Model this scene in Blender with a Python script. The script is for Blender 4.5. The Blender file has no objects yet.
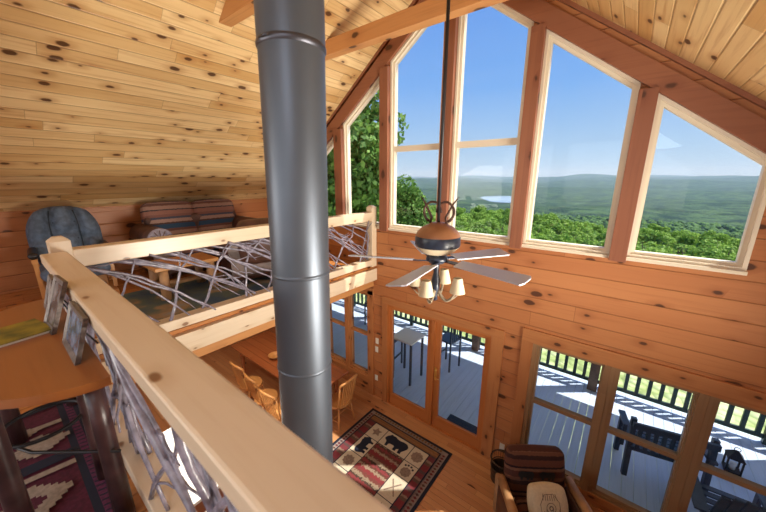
import bpy, math, random
import numpy as np
from mathutils import Vector, Matrix, noise
from mathutils.geometry import tessellate_polygon
R = random.Random(7)
C = bpy.context.scene.collection
sc = bpy.context.scene
PI = math.pi
# ------------------------------------------------------------------ camera
EYE = Vector((0, 0, 4.21))
YAW, PITCH, ROLL, FPX = -0.6653352, 0.2433787, 0.00298249, 311.913
fw = Vector((math.sin(YAW)*math.cos(PITCH), math.cos(YAW)*math.cos(PITCH), -math.sin(PITCH)))
r0 = Vector((math.cos(YAW), -math.sin(YAW), 0)); u0 = r0.cross(fw)
rt = math.cos(ROLL)*r0+math.sin(ROLL)*u0; up = -math.sin(ROLL)*r0+math.cos(ROLL)*u0
cd = bpy.data.cameras.new('camera'); cam = bpy.data.objects.new('camera', cd); C.objects.link(cam)
cam.matrix_world = Matrix(((rt.x, up.x, -fw.x, EYE.x), (rt.y, up.y, -fw.y, EYE.y), (rt.z, up.z, -fw.z, EYE.z), (0, 0, 0, 1)))
cd.sensor_width = 36; cd.lens = FPX/766*36; cd.clip_start = 0.02; cd.clip_end = 60000
cd.dof.use_dof = True; cd.dof.focus_distance = 4.6; cd.dof.aperture_fstop = 2.4
sc.camera = cam
# ------------------------------------------------------------------ world, sun, added fill lamps, exposure
W = bpy.data.worlds.new('World'); sc.world = W; W.use_nodes = True
wn = W.node_tree.nodes; wl = W.node_tree.links; wn.clear()
SUN_EL, SUN_AZ = math.radians(62), math.radians(51)
geo = wn.new('ShaderNodeTexCoord'); sp = wn.new('ShaderNodeSeparateXYZ'); wl.new(geo.outputs['Generated'], sp.inputs[0])
rmp = wn.new('ShaderNodeValToRGB'); e = rmp.color_ramp.elements; e[0].position = 0.0; e[0].color = (.10, .16, .12, 1); e[1].position = 1.0; e[1].color = (.06, .18, .62, 1)
for p_, c_ in ((.495, (.14, .22, .20)), (.503, (.50, .68, .86)), (.54, (.40, .61, .88)), (.62, (.20, .44, .92)), (.76, (.10, .29, .84))): x_ = e.new(p_); x_.color = (*c_, 1)
ma = wn.new('ShaderNodeMath'); ma.operation = 'MULTIPLY_ADD'; ma.inputs[1].default_value = .5; ma.inputs[2].default_value = .5; wl.new(sp.outputs[2], ma.inputs[0]); wl.new(ma.outputs[0], rmp.inputs[0])
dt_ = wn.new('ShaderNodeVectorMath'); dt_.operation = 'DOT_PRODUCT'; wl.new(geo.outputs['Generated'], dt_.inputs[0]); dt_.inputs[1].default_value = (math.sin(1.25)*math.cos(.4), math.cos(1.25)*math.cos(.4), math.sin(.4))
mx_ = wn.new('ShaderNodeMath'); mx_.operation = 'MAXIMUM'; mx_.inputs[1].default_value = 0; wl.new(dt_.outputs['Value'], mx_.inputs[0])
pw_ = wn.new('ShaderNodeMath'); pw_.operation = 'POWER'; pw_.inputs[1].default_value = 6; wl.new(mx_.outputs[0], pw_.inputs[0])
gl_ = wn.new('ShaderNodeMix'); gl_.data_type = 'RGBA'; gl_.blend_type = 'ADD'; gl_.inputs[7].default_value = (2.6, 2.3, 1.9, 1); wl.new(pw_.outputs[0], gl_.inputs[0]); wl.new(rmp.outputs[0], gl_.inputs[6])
bg = wn.new('ShaderNodeBackground'); bg.inputs[1].default_value = 1.0
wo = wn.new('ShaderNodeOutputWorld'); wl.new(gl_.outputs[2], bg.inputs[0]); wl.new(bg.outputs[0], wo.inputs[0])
sd = bpy.data.lights.new('sun', 'SUN'); sun = bpy.data.objects.new('sun', sd); C.objects.link(sun)
sd.energy = 7.0; sd.angle = math.radians(0.6); sd.color = (1, .94, .84)
sdir = Vector((math.sin(SUN_AZ)*math.cos(SUN_EL), math.cos(SUN_AZ)*math.cos(SUN_EL), math.sin(SUN_EL)))
sun.rotation_euler = sdir.to_track_quat('Z', 'Y').to_euler()
def area(name, loc, to, sx, sy, e, col=(1, 1, 1), spread=180):
    l = bpy.data.lights.new(name, 'AREA'); l.shape = 'RECTANGLE'; l.size = sx; l.size_y = sy; l.energy = e; l.color = col; l.spread = math.radians(spread)
    o = bpy.data.objects.new(name, l); C.objects.link(o); o.location = loc
    o.rotation_euler = (Vector(loc)-Vector(to)).to_track_quat('Z', 'Y').to_euler(); return o
area('rear_fill', (-1.5, -4.6, 4.3), (-2.2, 4, 4.2), 5.5, 2.2, 70, (1, .96, .9))  # added fill behind the camera to brighten the room, source unseen
area('rear_corner_fill', (-5.2, -4.3, 3.9), (1.6, 2.6, 5.1), 2.4, 1.7, 42, (1, .95, .86), 100)  # added fill from out of view, aimed at the right ceiling
area('lower_rear_fill', (-1.5, -3.6, 1.3), (-1.8, 4, .6), 5.0, 1.8, 45, (1, .97, .92))  # added fill for the ground floor, from an unseen source behind
area('side_fill', (2.2, 2.2, 2.7), (-6, 3.0, 6.2), 1.8, 1.4, 190, (1, .93, .80), 95)  # added fill to brighten the left ceiling; the right wall has no window
area('overhead_rail_fill', (.2, -1.0, 5.15), (-.9, 0, 3.6), 1.2, .8, 24, (.82, .90, 1))  # added cool fill over the near rail and branches; the roof is closed
area('under_loft_fill', (-4.9, 2.2, 2.4), (-4.9, 2.2, 0), 1.6, 1.6, 30, (1, .86, .66))  # added fill panel below the loft, no fixture hangs there
sc.view_settings.view_transform = 'Standard'; sc.view_settings.look = 'None'
sc.view_settings.exposure = 0.0; sc.view_settings.gamma = 1.0; sc.view_settings.use_curve_mapping = False
sc.cycles.max_bounces = 8; sc.cycles.transparent_max_bounces = 16; sc.cycles.use_denoising = True
sc.cycles.sample_clamp_indirect = 6

# ------------------------------------------------------------------ materials
def newmat(name):
    m = bpy.data.materials.new(name); m.use_nodes = True; n = m.node_tree.nodes; l = m.node_tree.links
    return m, n, l, n['Principled BSDF']
def plain(name, col, rough=.6, metal=0, var=0, vs=8, bump=0, spec=.5, col2=None, trans=0, coat=0):
    m, n, l, b = newmat(name)
    b.inputs['Base Color'].default_value = (*col, 1); b.inputs['Roughness'].default_value = rough; b.inputs['Metallic'].default_value = metal
    b.inputs['Specular IOR Level'].default_value = spec
    if coat: b.inputs['Coat Weight'].default_value = coat; b.inputs['Coat Roughness'].default_value = .2
    if var or bump:
        tc = n.new('ShaderNodeTexCoord'); t = n.new('ShaderNodeTexNoise'); t.inputs['Scale'].default_value = vs; t.inputs['Detail'].default_value = 4
        l.new(tc.outputs['Object'], t.inputs['Vector'])
        r = n.new('ShaderNodeValToRGB'); c2 = col2 or tuple(c*(1-var) for c in col)
        r.color_ramp.elements[0].color = (*c2, 1); r.color_ramp.elements[1].color = (*col, 1); r.color_ramp.elements[0].position = .35; r.color_ramp.elements[1].position = .65
        l.new(t.outputs[0], r.inputs[0]); l.new(r.outputs[0], b.inputs['Base Color'])
        if bump:
            bp = n.new('ShaderNodeBump'); bp.inputs['Strength'].default_value = bump; bp.inputs['Distance'].default_value = .01
            l.new(t.outputs[0], bp.inputs['Height']); l.new(bp.outputs[0], b.inputs['Normal'])
    return m
def math_(n, l, op, a, b=None, c=None):
    x = n.new('ShaderNodeMath'); x.operation = op
    for i, v in enumerate((a, b, c)):
        if v is None: continue
        if isinstance(v, (int, float)): x.inputs[i].default_value = v
        else: l.new(v, x.inputs[i])
    return x.outputs[0]
def comb(n, l, a, b, c=0.0):
    x = n.new('ShaderNodeCombineXYZ')
    for i, v in enumerate((a, b, c)):
        if isinstance(v, (int, float)): x.inputs[i].default_value = v
        else: l.new(v, x.inputs[i])
    return x.outputs[0]
def wood(name, ca, cb, cd_, board=0.19, L=3.0, knots=1.0, kcol=(.06, .02, .008), rough=.42, groove=.5, kscale=2.6, kr=.085, grain=.5, spec=.4, gw=.012, coat=0):
    """knotty boards: UV is in metres, u along the grain"""
    m, n, l, b = newmat(name)
    uv = n.new('ShaderNodeUVMap'); s = n.new('ShaderNodeSeparateXYZ'); l.new(uv.outputs[0], s.inputs[0]); u, v = s.outputs[0], s.outputs[1]
    vb = math_(n, l, 'DIVIDE', v, board); row = math_(n, l, 'FLOOR', vb); fr = math_(n, l, 'FRACT', vb)
    w1 = n.new('ShaderNodeTexWhiteNoise'); w1.noise_dimensions = '1D'; l.new(row, w1.inputs['W'])
    u2 = math_(n, l, 'MULTIPLY_ADD', w1.outputs[0], 7.3, u)
    ul = math_(n, l, 'DIVIDE', u2, L); seg = math_(n, l, 'FLOOR', ul); fu = math_(n, l, 'FRACT', ul)
    w2 = n.new('ShaderNodeTexWhiteNoise'); w2.noise_dimensions = '2D'; l.new(comb(n, l, row, seg), w2.inputs['Vector']); rnd = w2.outputs[0]
    off = math_(n, l, 'MULTIPLY', rnd, 37.0)
    # knots
    vo = n.new('ShaderNodeTexVoronoi'); vo.voronoi_dimensions = '2D'; vo.inputs['Scale'].default_value = 1
    l.new(comb(n, l, math_(n, l, 'MULTIPLY_ADD', u2, kscale, off), math_(n, l, 'MULTIPLY', v, kscale*1.9)), vo.inputs['Vector'])
    cs = n.new('ShaderNodeSeparateColor'); l.new(vo.outputs['Color'], cs.inputs[0])
    nz = n.new('ShaderNodeTexNoise'); nz.inputs['Scale'].default_value = 14; l.new(comb(n, l, u2, v, off), nz.inputs['Vector'])
    dd = math_(n, l, 'MULTIPLY_ADD', nz.outputs[0], .09, vo.outputs['Distance'])
    rad = math_(n, l, 'MULTIPLY_ADD', cs.outputs[0], kr*1.6, .055)
    k = n.new('ShaderNodeMapRange'); k.interpolation_type = 'SMOOTHSTEP'; l.new(math_(n, l, 'SUBTRACT', dd, rad), k.inputs[0])
    k.inputs[1].default_value = -.01; k.inputs[2].default_value = .05; k.inputs[3].default_value = 1; k.inputs[4].default_value = 0
    k2 = n.new('ShaderNodeMapRange'); k2.interpolation_type = 'SMOOTHSTEP'; l.new(math_(n, l, 'SUBTRACT', dd, rad), k2.inputs[0])
    k2.inputs[1].default_value = 0; k2.inputs[2].default_value = .28; k2.inputs[3].default_value = 1; k2.inputs[4].default_value = 0
    gate = math_(n, l, 'LESS_THAN', cs.outputs[1], .72*knots)
    kn = math_(n, l, 'MULTIPLY', k.outputs[0], gate); halo = math_(n, l, 'MULTIPLY', k2.outputs[0], gate)
    # grain
    g = n.new('ShaderNodeTexNoise'); g.inputs['Scale'].default_value = 1; g.inputs['Detail'].default_value = 5; g.inputs['Roughness'].default_value = .6
    vv = math_(n, l, 'MULTIPLY_ADD', halo, .25, math_(n, l, 'MULTIPLY', v, 34.0))
    l.new(comb(n, l, math_(n, l, 'MULTIPLY', u2, 1.3), vv, off), g.inputs['Vector'])
    lo = n.new('ShaderNodeTexNoise'); lo.inputs['Scale'].default_value = 1.2; lo.inputs['Detail'].default_value = 2; l.new(comb(n, l, math_(n, l, 'MULTIPLY', u2, .6), math_(n, l, 'MULTIPLY', v, 3), off), lo.inputs['Vector'])
    mixv = math_(n, l, 'ADD', math_(n, l, 'MULTIPLY', rnd, .45), math_(n, l, 'MULTIPLY', lo.outputs[0], .55))
    r1 = n.new('ShaderNodeValToRGB'); r1.color_ramp.elements[0].position = .2; r1.color_ramp.elements[1].position = .8
    r1.color_ramp.elements[0].color = (*ca, 1); r1.color_ramp.elements[1].color = (*cb, 1); l.new(mixv, r1.inputs[0])
    def mix(fac, a, bcol):
        x = n.new('ShaderNodeMix'); x.data_type = 'RGBA'; l.new(fac, x.inputs[0]); l.new(a, x.inputs[6])
        if isinstance(bcol, tuple): x.inputs[7].default_value = (*bcol, 1)
        else: l.new(bcol, x.inputs[7])
        return x.outputs[2]
    gm = n.new('ShaderNodeMapRange'); l.new(g.outputs[0], gm.inputs[0]); gm.inputs[1].default_value = .5; gm.inputs[2].default_value = .78; gm.inputs[4].default_value = grain
    col = mix(gm.outputs[0], r1.outputs[0], cd_)
    col = mix(math_(n, l, 'MULTIPLY', halo, .45), col, cd_)
    col = mix(math_(n, l, 'MULTIPLY', kn, .9), col, kcol)
    e1 = math_(n, l, 'MINIMUM', fr, math_(n, l, 'SUBTRACT', 1.0, fr))
    gr = math_(n, l, 'LESS_THAN', math_(n, l, 'MULTIPLY', e1, board), gw*.35)
    ju = math_(n, l, 'LESS_THAN', math_(n, l, 'MULTIPLY', fu, L), .005)
    if groove: col = mix(math_(n, l, 'MULTIPLY', math_(n, l, 'MAXIMUM', gr, ju), groove), col, tuple(c*.35 for c in cd_))
    l.new(col, b.inputs['Base Color'])
    b.inputs['Roughness'].default_value = rough; b.inputs['Specular IOR Level'].default_value = spec
    if coat: b.inputs['Coat Weight'].default_value = coat; b.inputs['Coat Roughness'].default_value = .25
    if groove:
        h = n.new('ShaderNodeMapRange'); h.interpolation_type = 'SMOOTHSTEP'; l.new(math_(n, l, 'MULTIPLY', e1, board), h.inputs[0]); h.inputs[1].default_value = 0; h.inputs[2].default_value = gw
        bp = n.new('ShaderNodeBump'); bp.inputs['Strength'].default_value = .8; bp.inputs['Distance'].default_value = .006; l.new(h.outputs[0], bp.inputs['Height']); l.new(bp.outputs[0], b.inputs['Normal'])
    return m
M = {}
M['ceil'] = wood('ceiling_pine', (.62, .36, .13), (.90, .68, .36), (.42, .17, .05), board=.135, L=2.4, kscale=2.5, kr=.06, groove=.4, rough=.4, grain=.6)
M['wall'] = wood('wall_log_boards', (.44, .16, .058), (.54, .225, .085), (.29, .085, .028), board=.195, L=5.5, kscale=2.0, kr=.075, groove=.5, rough=.4, grain=.35)
M['cedar'] = wood('cedar_trim', (.25, .09, .048), (.31, .12, .06), (.17, .05, .026), board=.5, L=6, kscale=1.6, kr=.05, groove=0, rough=.45)
M['trim'] = wood('orange_pine_trim', (.43, .165, .06), (.52, .22, .08), (.30, .09, .03), board=.4, L=6, kscale=2.2, kr=.05, groove=0, rough=.4)
M['door'] = wood('door_fir', (.45, .145, .035), (.52, .18, .05), (.33, .08, .02), board=.4, L=6, knots=0, groove=0, rough=.35)
M['frame'] = wood('pale_window_pine', (.74, .65, .50), (.82, .74, .60), (.62, .48, .30), board=.4, L=6, knots=0, groove=0, rough=.45, grain=.3)
M['sash'] = wood('sash_wood', (.27, .15, .075), (.34, .2, .10), (.2, .10, .045), board=.4, L=6, knots=0, groove=0, rough=.45)
M['rail'] = wood('pale_rail_pine', (.76, .61, .43), (.84, .70, .52), (.62, .43, .25), board=.5, L=9, kscale=2.4, kr=.03, groove=0, rough=.33, grain=.35, kcol=(.22, .09, .03), spec=.6)
M['beam'] = wood('beam_pine', (.56, .25, .085), (.64, .31, .11), (.40, .15, .045), board=.6, L=9, kscale=1.4, kr=.04, groove=0, rough=.45)
M['floor'] = wood('oak_floor', (.50, .22, .09), (.66, .35, .16), (.38, .14, .05), board=.083, L=1.1, knots=.12, groove=.5, rough=.28, grain=.4, gw=.006, spec=.55)
M['loft_floor'] = wood('loft_pine_floor', (.52, .2, .06), (.60, .26, .085), (.36, .12, .03), board=.13, L=2.5, knots=.5, groove=.5, rough=.25, spec=.6)
M['table'] = wood('console_wood', (.34, .115, .03), (.40, .145, .04), (.27, .08, .02), board=.3, L=4, knots=0, groove=0, rough=.3, coat=.3)
M['dining'] = wood('dining_wood', (.30, .085, .03), (.36, .115, .04), (.2, .05, .02), board=.16, L=4, knots=0, groove=.25, rough=.22, coat=.4)
M['chairwood'] = wood('chair_maple', (.55, .25, .08), (.62, .3, .1), (.4, .16, .05), board=.3, L=4, knots=0, groove=0, rough=.3)
M['log'] = plain('dark_log', (.075, .035, .035), .35, var=.5, vs=12, bump=.3)
M['palelog'] = plain('pale_log', (.5, .27, .12), .5, var=.35, vs=9, bump=.2)
M['twig'] = plain('laurel_branch', (.36, .33, .41), .24, var=.5, vs=18, bump=.4, spec=.7)
M['pipe'] = plain('pipe_metal', (.13, .15, .185), .45, metal=.65, var=.12, vs=3)
M['pipeband'] = plain('pipe_band', (.10, .10, .12), .4, metal=.8)
M['iron'] = plain('dark_iron', (.03, .028, .03), .45, metal=.5)
M['rust'] = plain('brown_iron', (.09, .04, .025), .45, metal=.3, var=.4)
M['fanbrown'] = plain('fan_brown', (.38, .17, .08), .4, var=.3)
M['fandark'] = plain('fan_dark_band', (.03, .04, .07), .35, var=.4, vs=30)
M['fancream'] = plain('fan_cream', (.72, .6, .42), .4)
M['blade'] = plain('fan_blade', (.55, .56, .62), .35)
M['antler'] = plain('antler', (.42, .33, .22), .5, var=.4)
M['blue'] = plain('blue_suede', (.13, .18, .26), .75, var=.45, vs=14, bump=.15)
M['bluedark'] = plain('dark_blue_suede', (.03, .045, .07), .85)
M['leather'] = plain('brown_leather', (.11, .045, .03), .45, var=.4, vs=10)
M['black'] = plain('black_vinyl', (.02, .02, .024), .4)
M['white'] = plain('white_plate', (.8, .78, .7), .4)
M['ivory'] = plain('counter_white', (.88, .87, .84), .25)
M['deckgreen'] = plain('deck_green', (.02, .055, .045), .5, var=.3)
M['deckchair'] = plain('deck_chair_paint', (.035, .06, .10), .4, var=.3)
M['brownpost'] = plain('porch_post', (.16, .09, .055), .6, var=.4)
M['porch'] = plain('porch_ceiling', (.62, .5, .38), .7)
M['brass'] = plain('brass', (.7, .45, .15), .3, metal=1)
M['basket'] = plain('wire_basket', (.06, .035, .02), .5, metal=.3)
M['bark'] = plain('bark', (.09, .065, .045), .9, var=.5, vs=6)
M['mat'] = plain('door_mat', (.03, .05, .09), .95)
M['silver'] = plain('photo_frame_metal', (.16, .12, .105), .4, metal=.3, var=.5, vs=60, bump=.4)
def stripes(name, cols, width, axis='y', rough=.85, wob=.02):
    m, n, l, b = newmat(name); b.inputs['Roughness'].default_value = rough; b.inputs['Specular IOR Level'].default_value = .2
    uv = n.new('ShaderNodeUVMap'); s = n.new('ShaderNodeSeparateXYZ'); l.new(uv.outputs[0], s.inputs[0])
    nz = n.new('ShaderNodeTexNoise'); nz.inputs['Scale'].default_value = 30; l.new(uv.outputs[0], nz.inputs['Vector'])
    v = math_(n, l, 'MULTIPLY_ADD', nz.outputs[0], wob, s.outputs[1 if axis == 'y' else 0])
    f = math_(n, l, 'FRACT', math_(n, l, 'DIVIDE', v, width))
    r = n.new('ShaderNodeValToRGB'); r.color_ramp.interpolation = 'CONSTANT'; e = r.color_ramp.elements
    for i, (p, c) in enumerate(cols):
        x = e[i] if i < 2 else e.new(p)
        x.position = p; x.color = (*c, 1)
    l.new(f, r.inputs[0])
    w = n.new('ShaderNodeTexNoise'); w.inputs['Scale'].default_value = 120; l.new(uv.outputs[0], w.inputs['Vector'])
    x = n.new('ShaderNodeMix'); x.data_type = 'RGBA'; x.blend_type = 'MULTIPLY'; x.inputs[0].default_value = .5
    l.new(r.outputs[0], x.inputs[6]); l.new(w.outputs[0], x.inputs[7]); l.new(x.outputs[2], b.inputs['Base Color'])
    return m
M['sofa'] = stripes('southwest_weave', [(0, (.36, .17, .13)), (.16, (.06, .05, .06)), (.2, (.42, .25, .19)), (.34, (.2, .09, .07)), (.44, (.045, .09, .16)), (.62, (.12, .06, .05)), (.68, (.45, .28, .22)), (.82, (.09, .09, .13)), (.9, (.28, .13, .1))], .42)
M['bearfab'] = stripes('lodge_weave', [(0, (.12, .05, .04)), (.25, (.26, .13, .09)), (.36, (.03, .02, .025)), (.44, (.17, .065, .045)), (.7, (.06, .03, .03)), (.86, (.2, .09, .06))], .3)
M['rugfield'] = stripes('rug_red_stripes', [(0, (.26, .045, .05)), (.2, (.38, .28, .2)), (.34, (.15, .055, .04)), (.45, (.28, .055, .06)), (.58, (.08, .045, .035)), (.68, (.36, .27, .19)), (.86, (.2, .06, .05))], .31, wob=.12)
M['rugside'] = stripes('rug_side_stripes', [(0, (.24, .045, .055)), (.35, (.15, .09, .07)), (.5, (.33, .22, .17)), (.6, (.22, .05, .06)), (.85, (.12, .07, .07))], .33, wob=.05)
M['rugband'] = stripes('rug_brown_band', [(0, (.36, .19, .09)), (.5, (.3, .14, .06))], .05, wob=.06)
M['rugblack'] = plain('rug_black', (.008, .012, .03), .95)
M['rugcream'] = plain('rug_cream', (.62, .55, .42), .95, var=.15, vs=60)
M['rugtaupe'] = plain('rug_taupe', (.30, .22, .17), .95, var=.35, vs=40)
M['rugzig'] = plain('rug_zigzag_grey', (.33, .27, .25), .95, var=.2, vs=60)
M['kil_m'] = plain('kilim_maroon', (.11, .012, .035), .95, var=.4, vs=60)
M['kil_n'] = plain('kilim_navy', (.014, .016, .035), .95)
M['kil_c'] = plain('kilim_cream', (.42, .34, .27), .95, var=.3, vs=50)
M['kil_p'] = plain('kilim_purple', (.16, .03, .09), .95, var=.4, vs=80)
M['pillow'] = plain('cream_linen', (.66, .56, .40), .9, var=.1, vs=40)
M['sketch'] = plain('dark_print', (.13, .10, .09), .9)
M['lake'] = plain('lake_water', (.25, .36, .5), .12, spec=.8)
def rugmat():
    m, n, l, b = newmat('loft_rug_wool'); b.inputs['Roughness'].default_value = .95
    tc = n.new('ShaderNodeTexCoord'); t = n.new('ShaderNodeTexNoise'); t.inputs['Scale'].default_value = 2.2; t.inputs['Detail'].default_value = 3; l.new(tc.outputs['Object'], t.inputs[0])
    r = n.new('ShaderNodeValToRGB'); e = r.color_ramp.elements; e[0].position = .35; e[0].color = (.05, .09, .15, 1); e[1].position = .5; e[1].color = (.12, .15, .12, 1)
    x = e.new(.58); x.color = (.33, .22, .12, 1); x = e.new(.7); x.color = (.25, .3, .32, 1)
    l.new(t.outputs[0], r.inputs[0]); l.new(r.outputs[0], b.inputs['Base Color']); return m
M['loftrug'] = rugmat()
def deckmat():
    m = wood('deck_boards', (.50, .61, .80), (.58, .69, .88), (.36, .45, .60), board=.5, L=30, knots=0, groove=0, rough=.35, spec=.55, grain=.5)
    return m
M['deck'] = deckmat()
def glassmat():
    m = bpy.data.materials.new('window_glass'); m.use_nodes = True; n = m.node_tree.nodes; l = m.node_tree.links; n.clear()
    o = n.new('ShaderNodeOutputMaterial'); mx = n.new('ShaderNodeMixShader'); t = n.new('ShaderNodeBsdfTransparent'); g = n.new('ShaderNodeBsdfGlossy')
    g.inputs['Roughness'].default_value = .02; f = n.new('ShaderNodeFresnel'); f.inputs[0].default_value = 1.35; t.inputs[0].default_value = (.97, .985, .98, 1)
    l.new(f.outputs[0], mx.inputs[0]); l.new(t.outputs[0], mx.inputs[1]); l.new(g.outputs[0], mx.inputs[2]); l.new(mx.outputs[0], o.inputs[0]); return m
M['glass'] = glassmat()
def shademat():
    m, n, l, b = newmat('lamp_shade_parchment'); b.inputs['Base Color'].default_value = (.72, .60, .40, 1); b.inputs['Roughness'].default_value = .8
    b.inputs['Subsurface Weight'].default_value = 0; return m
M['shade'] = shademat()
def leafmat(name, a, b_, c, tr=.35):
    m, n, l, b = newmat(name); b.inputs['Roughness'].default_value = .6; b.inputs['Specular IOR Level'].default_value = .25
    g = n.new('ShaderNodeNewGeometry'); tc = n.new('ShaderNodeTexCoord'); t = n.new('ShaderNodeTexNoise'); t.inputs['Scale'].default_value = .6; l.new(tc.outputs['Object'], t.inputs[0])
    r = n.new('ShaderNodeValToRGB'); e = r.color_ramp.elements; e[0].position = .2; e[0].color = (*a, 1); e[1].position = .8; e[1].color = (*c, 1); x = e.new(.5); x.color = (*b_, 1)
    l.new(math_(n, l, 'MULTIPLY_ADD', t.outputs[0], .6, math_(n, l, 'MULTIPLY', g.outputs['Random Per Island'], .45)), r.inputs[0]); l.new(r.outputs[0], b.inputs['Base Color'])
    tl = n.new('ShaderNodeBsdfTranslucent'); l.new(r.outputs[0], tl.inputs[0]); mx = n.new('ShaderNodeMixShader'); mx.inputs[0].default_value = tr
    l.new(b.outputs[0], mx.inputs[1]); l.new(tl.outputs[0], mx.inputs[2]); l.new(mx.outputs[0], n['Material Output'].inputs[0]); return m
M['leaf'] = leafmat('oak_leaf', (.06, .14, .03), (.13, .27, .05), (.27, .45, .09))
M['leaf2'] = leafmat('bright_leaf', (.11, .235, .03), (.22, .39, .055), (.40, .57, .11))
def groundmat(name, a, b_, sc1, sc2, c=None):
    m, n, l, b = newmat(name); b.inputs['Roughness'].default_value = .9; b.inputs['Specular IOR Level'].default_value = .1
    tc = n.new('ShaderNodeTexCoord'); t = n.new('ShaderNodeTexNoise'); t.inputs['Scale'].default_value = sc1; t.inputs['Detail'].default_value = 6; l.new(tc.outputs['Object'], t.inputs[0])
    v = n.new('ShaderNodeTexVoronoi'); v.inputs['Scale'].default_value = sc2; l.new(tc.outputs['Object'], v.inputs[0])
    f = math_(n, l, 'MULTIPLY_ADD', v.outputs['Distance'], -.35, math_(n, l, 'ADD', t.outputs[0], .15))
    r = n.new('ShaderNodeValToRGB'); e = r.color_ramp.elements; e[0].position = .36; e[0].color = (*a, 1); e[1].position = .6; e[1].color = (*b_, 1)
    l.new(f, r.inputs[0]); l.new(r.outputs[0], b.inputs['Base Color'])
    bp = n.new('ShaderNodeBump'); bp.inputs['Strength'].default_value = 1; bp.inputs['Distance'].default_value = 1/sc2*.5; bp.invert = True
    l.new(v.outputs['Distance'], bp.inputs['Height']); l.new(bp.outputs[0], b.inputs['Normal']); return m
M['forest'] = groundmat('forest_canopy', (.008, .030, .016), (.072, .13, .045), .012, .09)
M['grass'] = groundmat('sunlit_grass', (.30, .38, .14), (.55, .62, .34), .5, 3)

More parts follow.
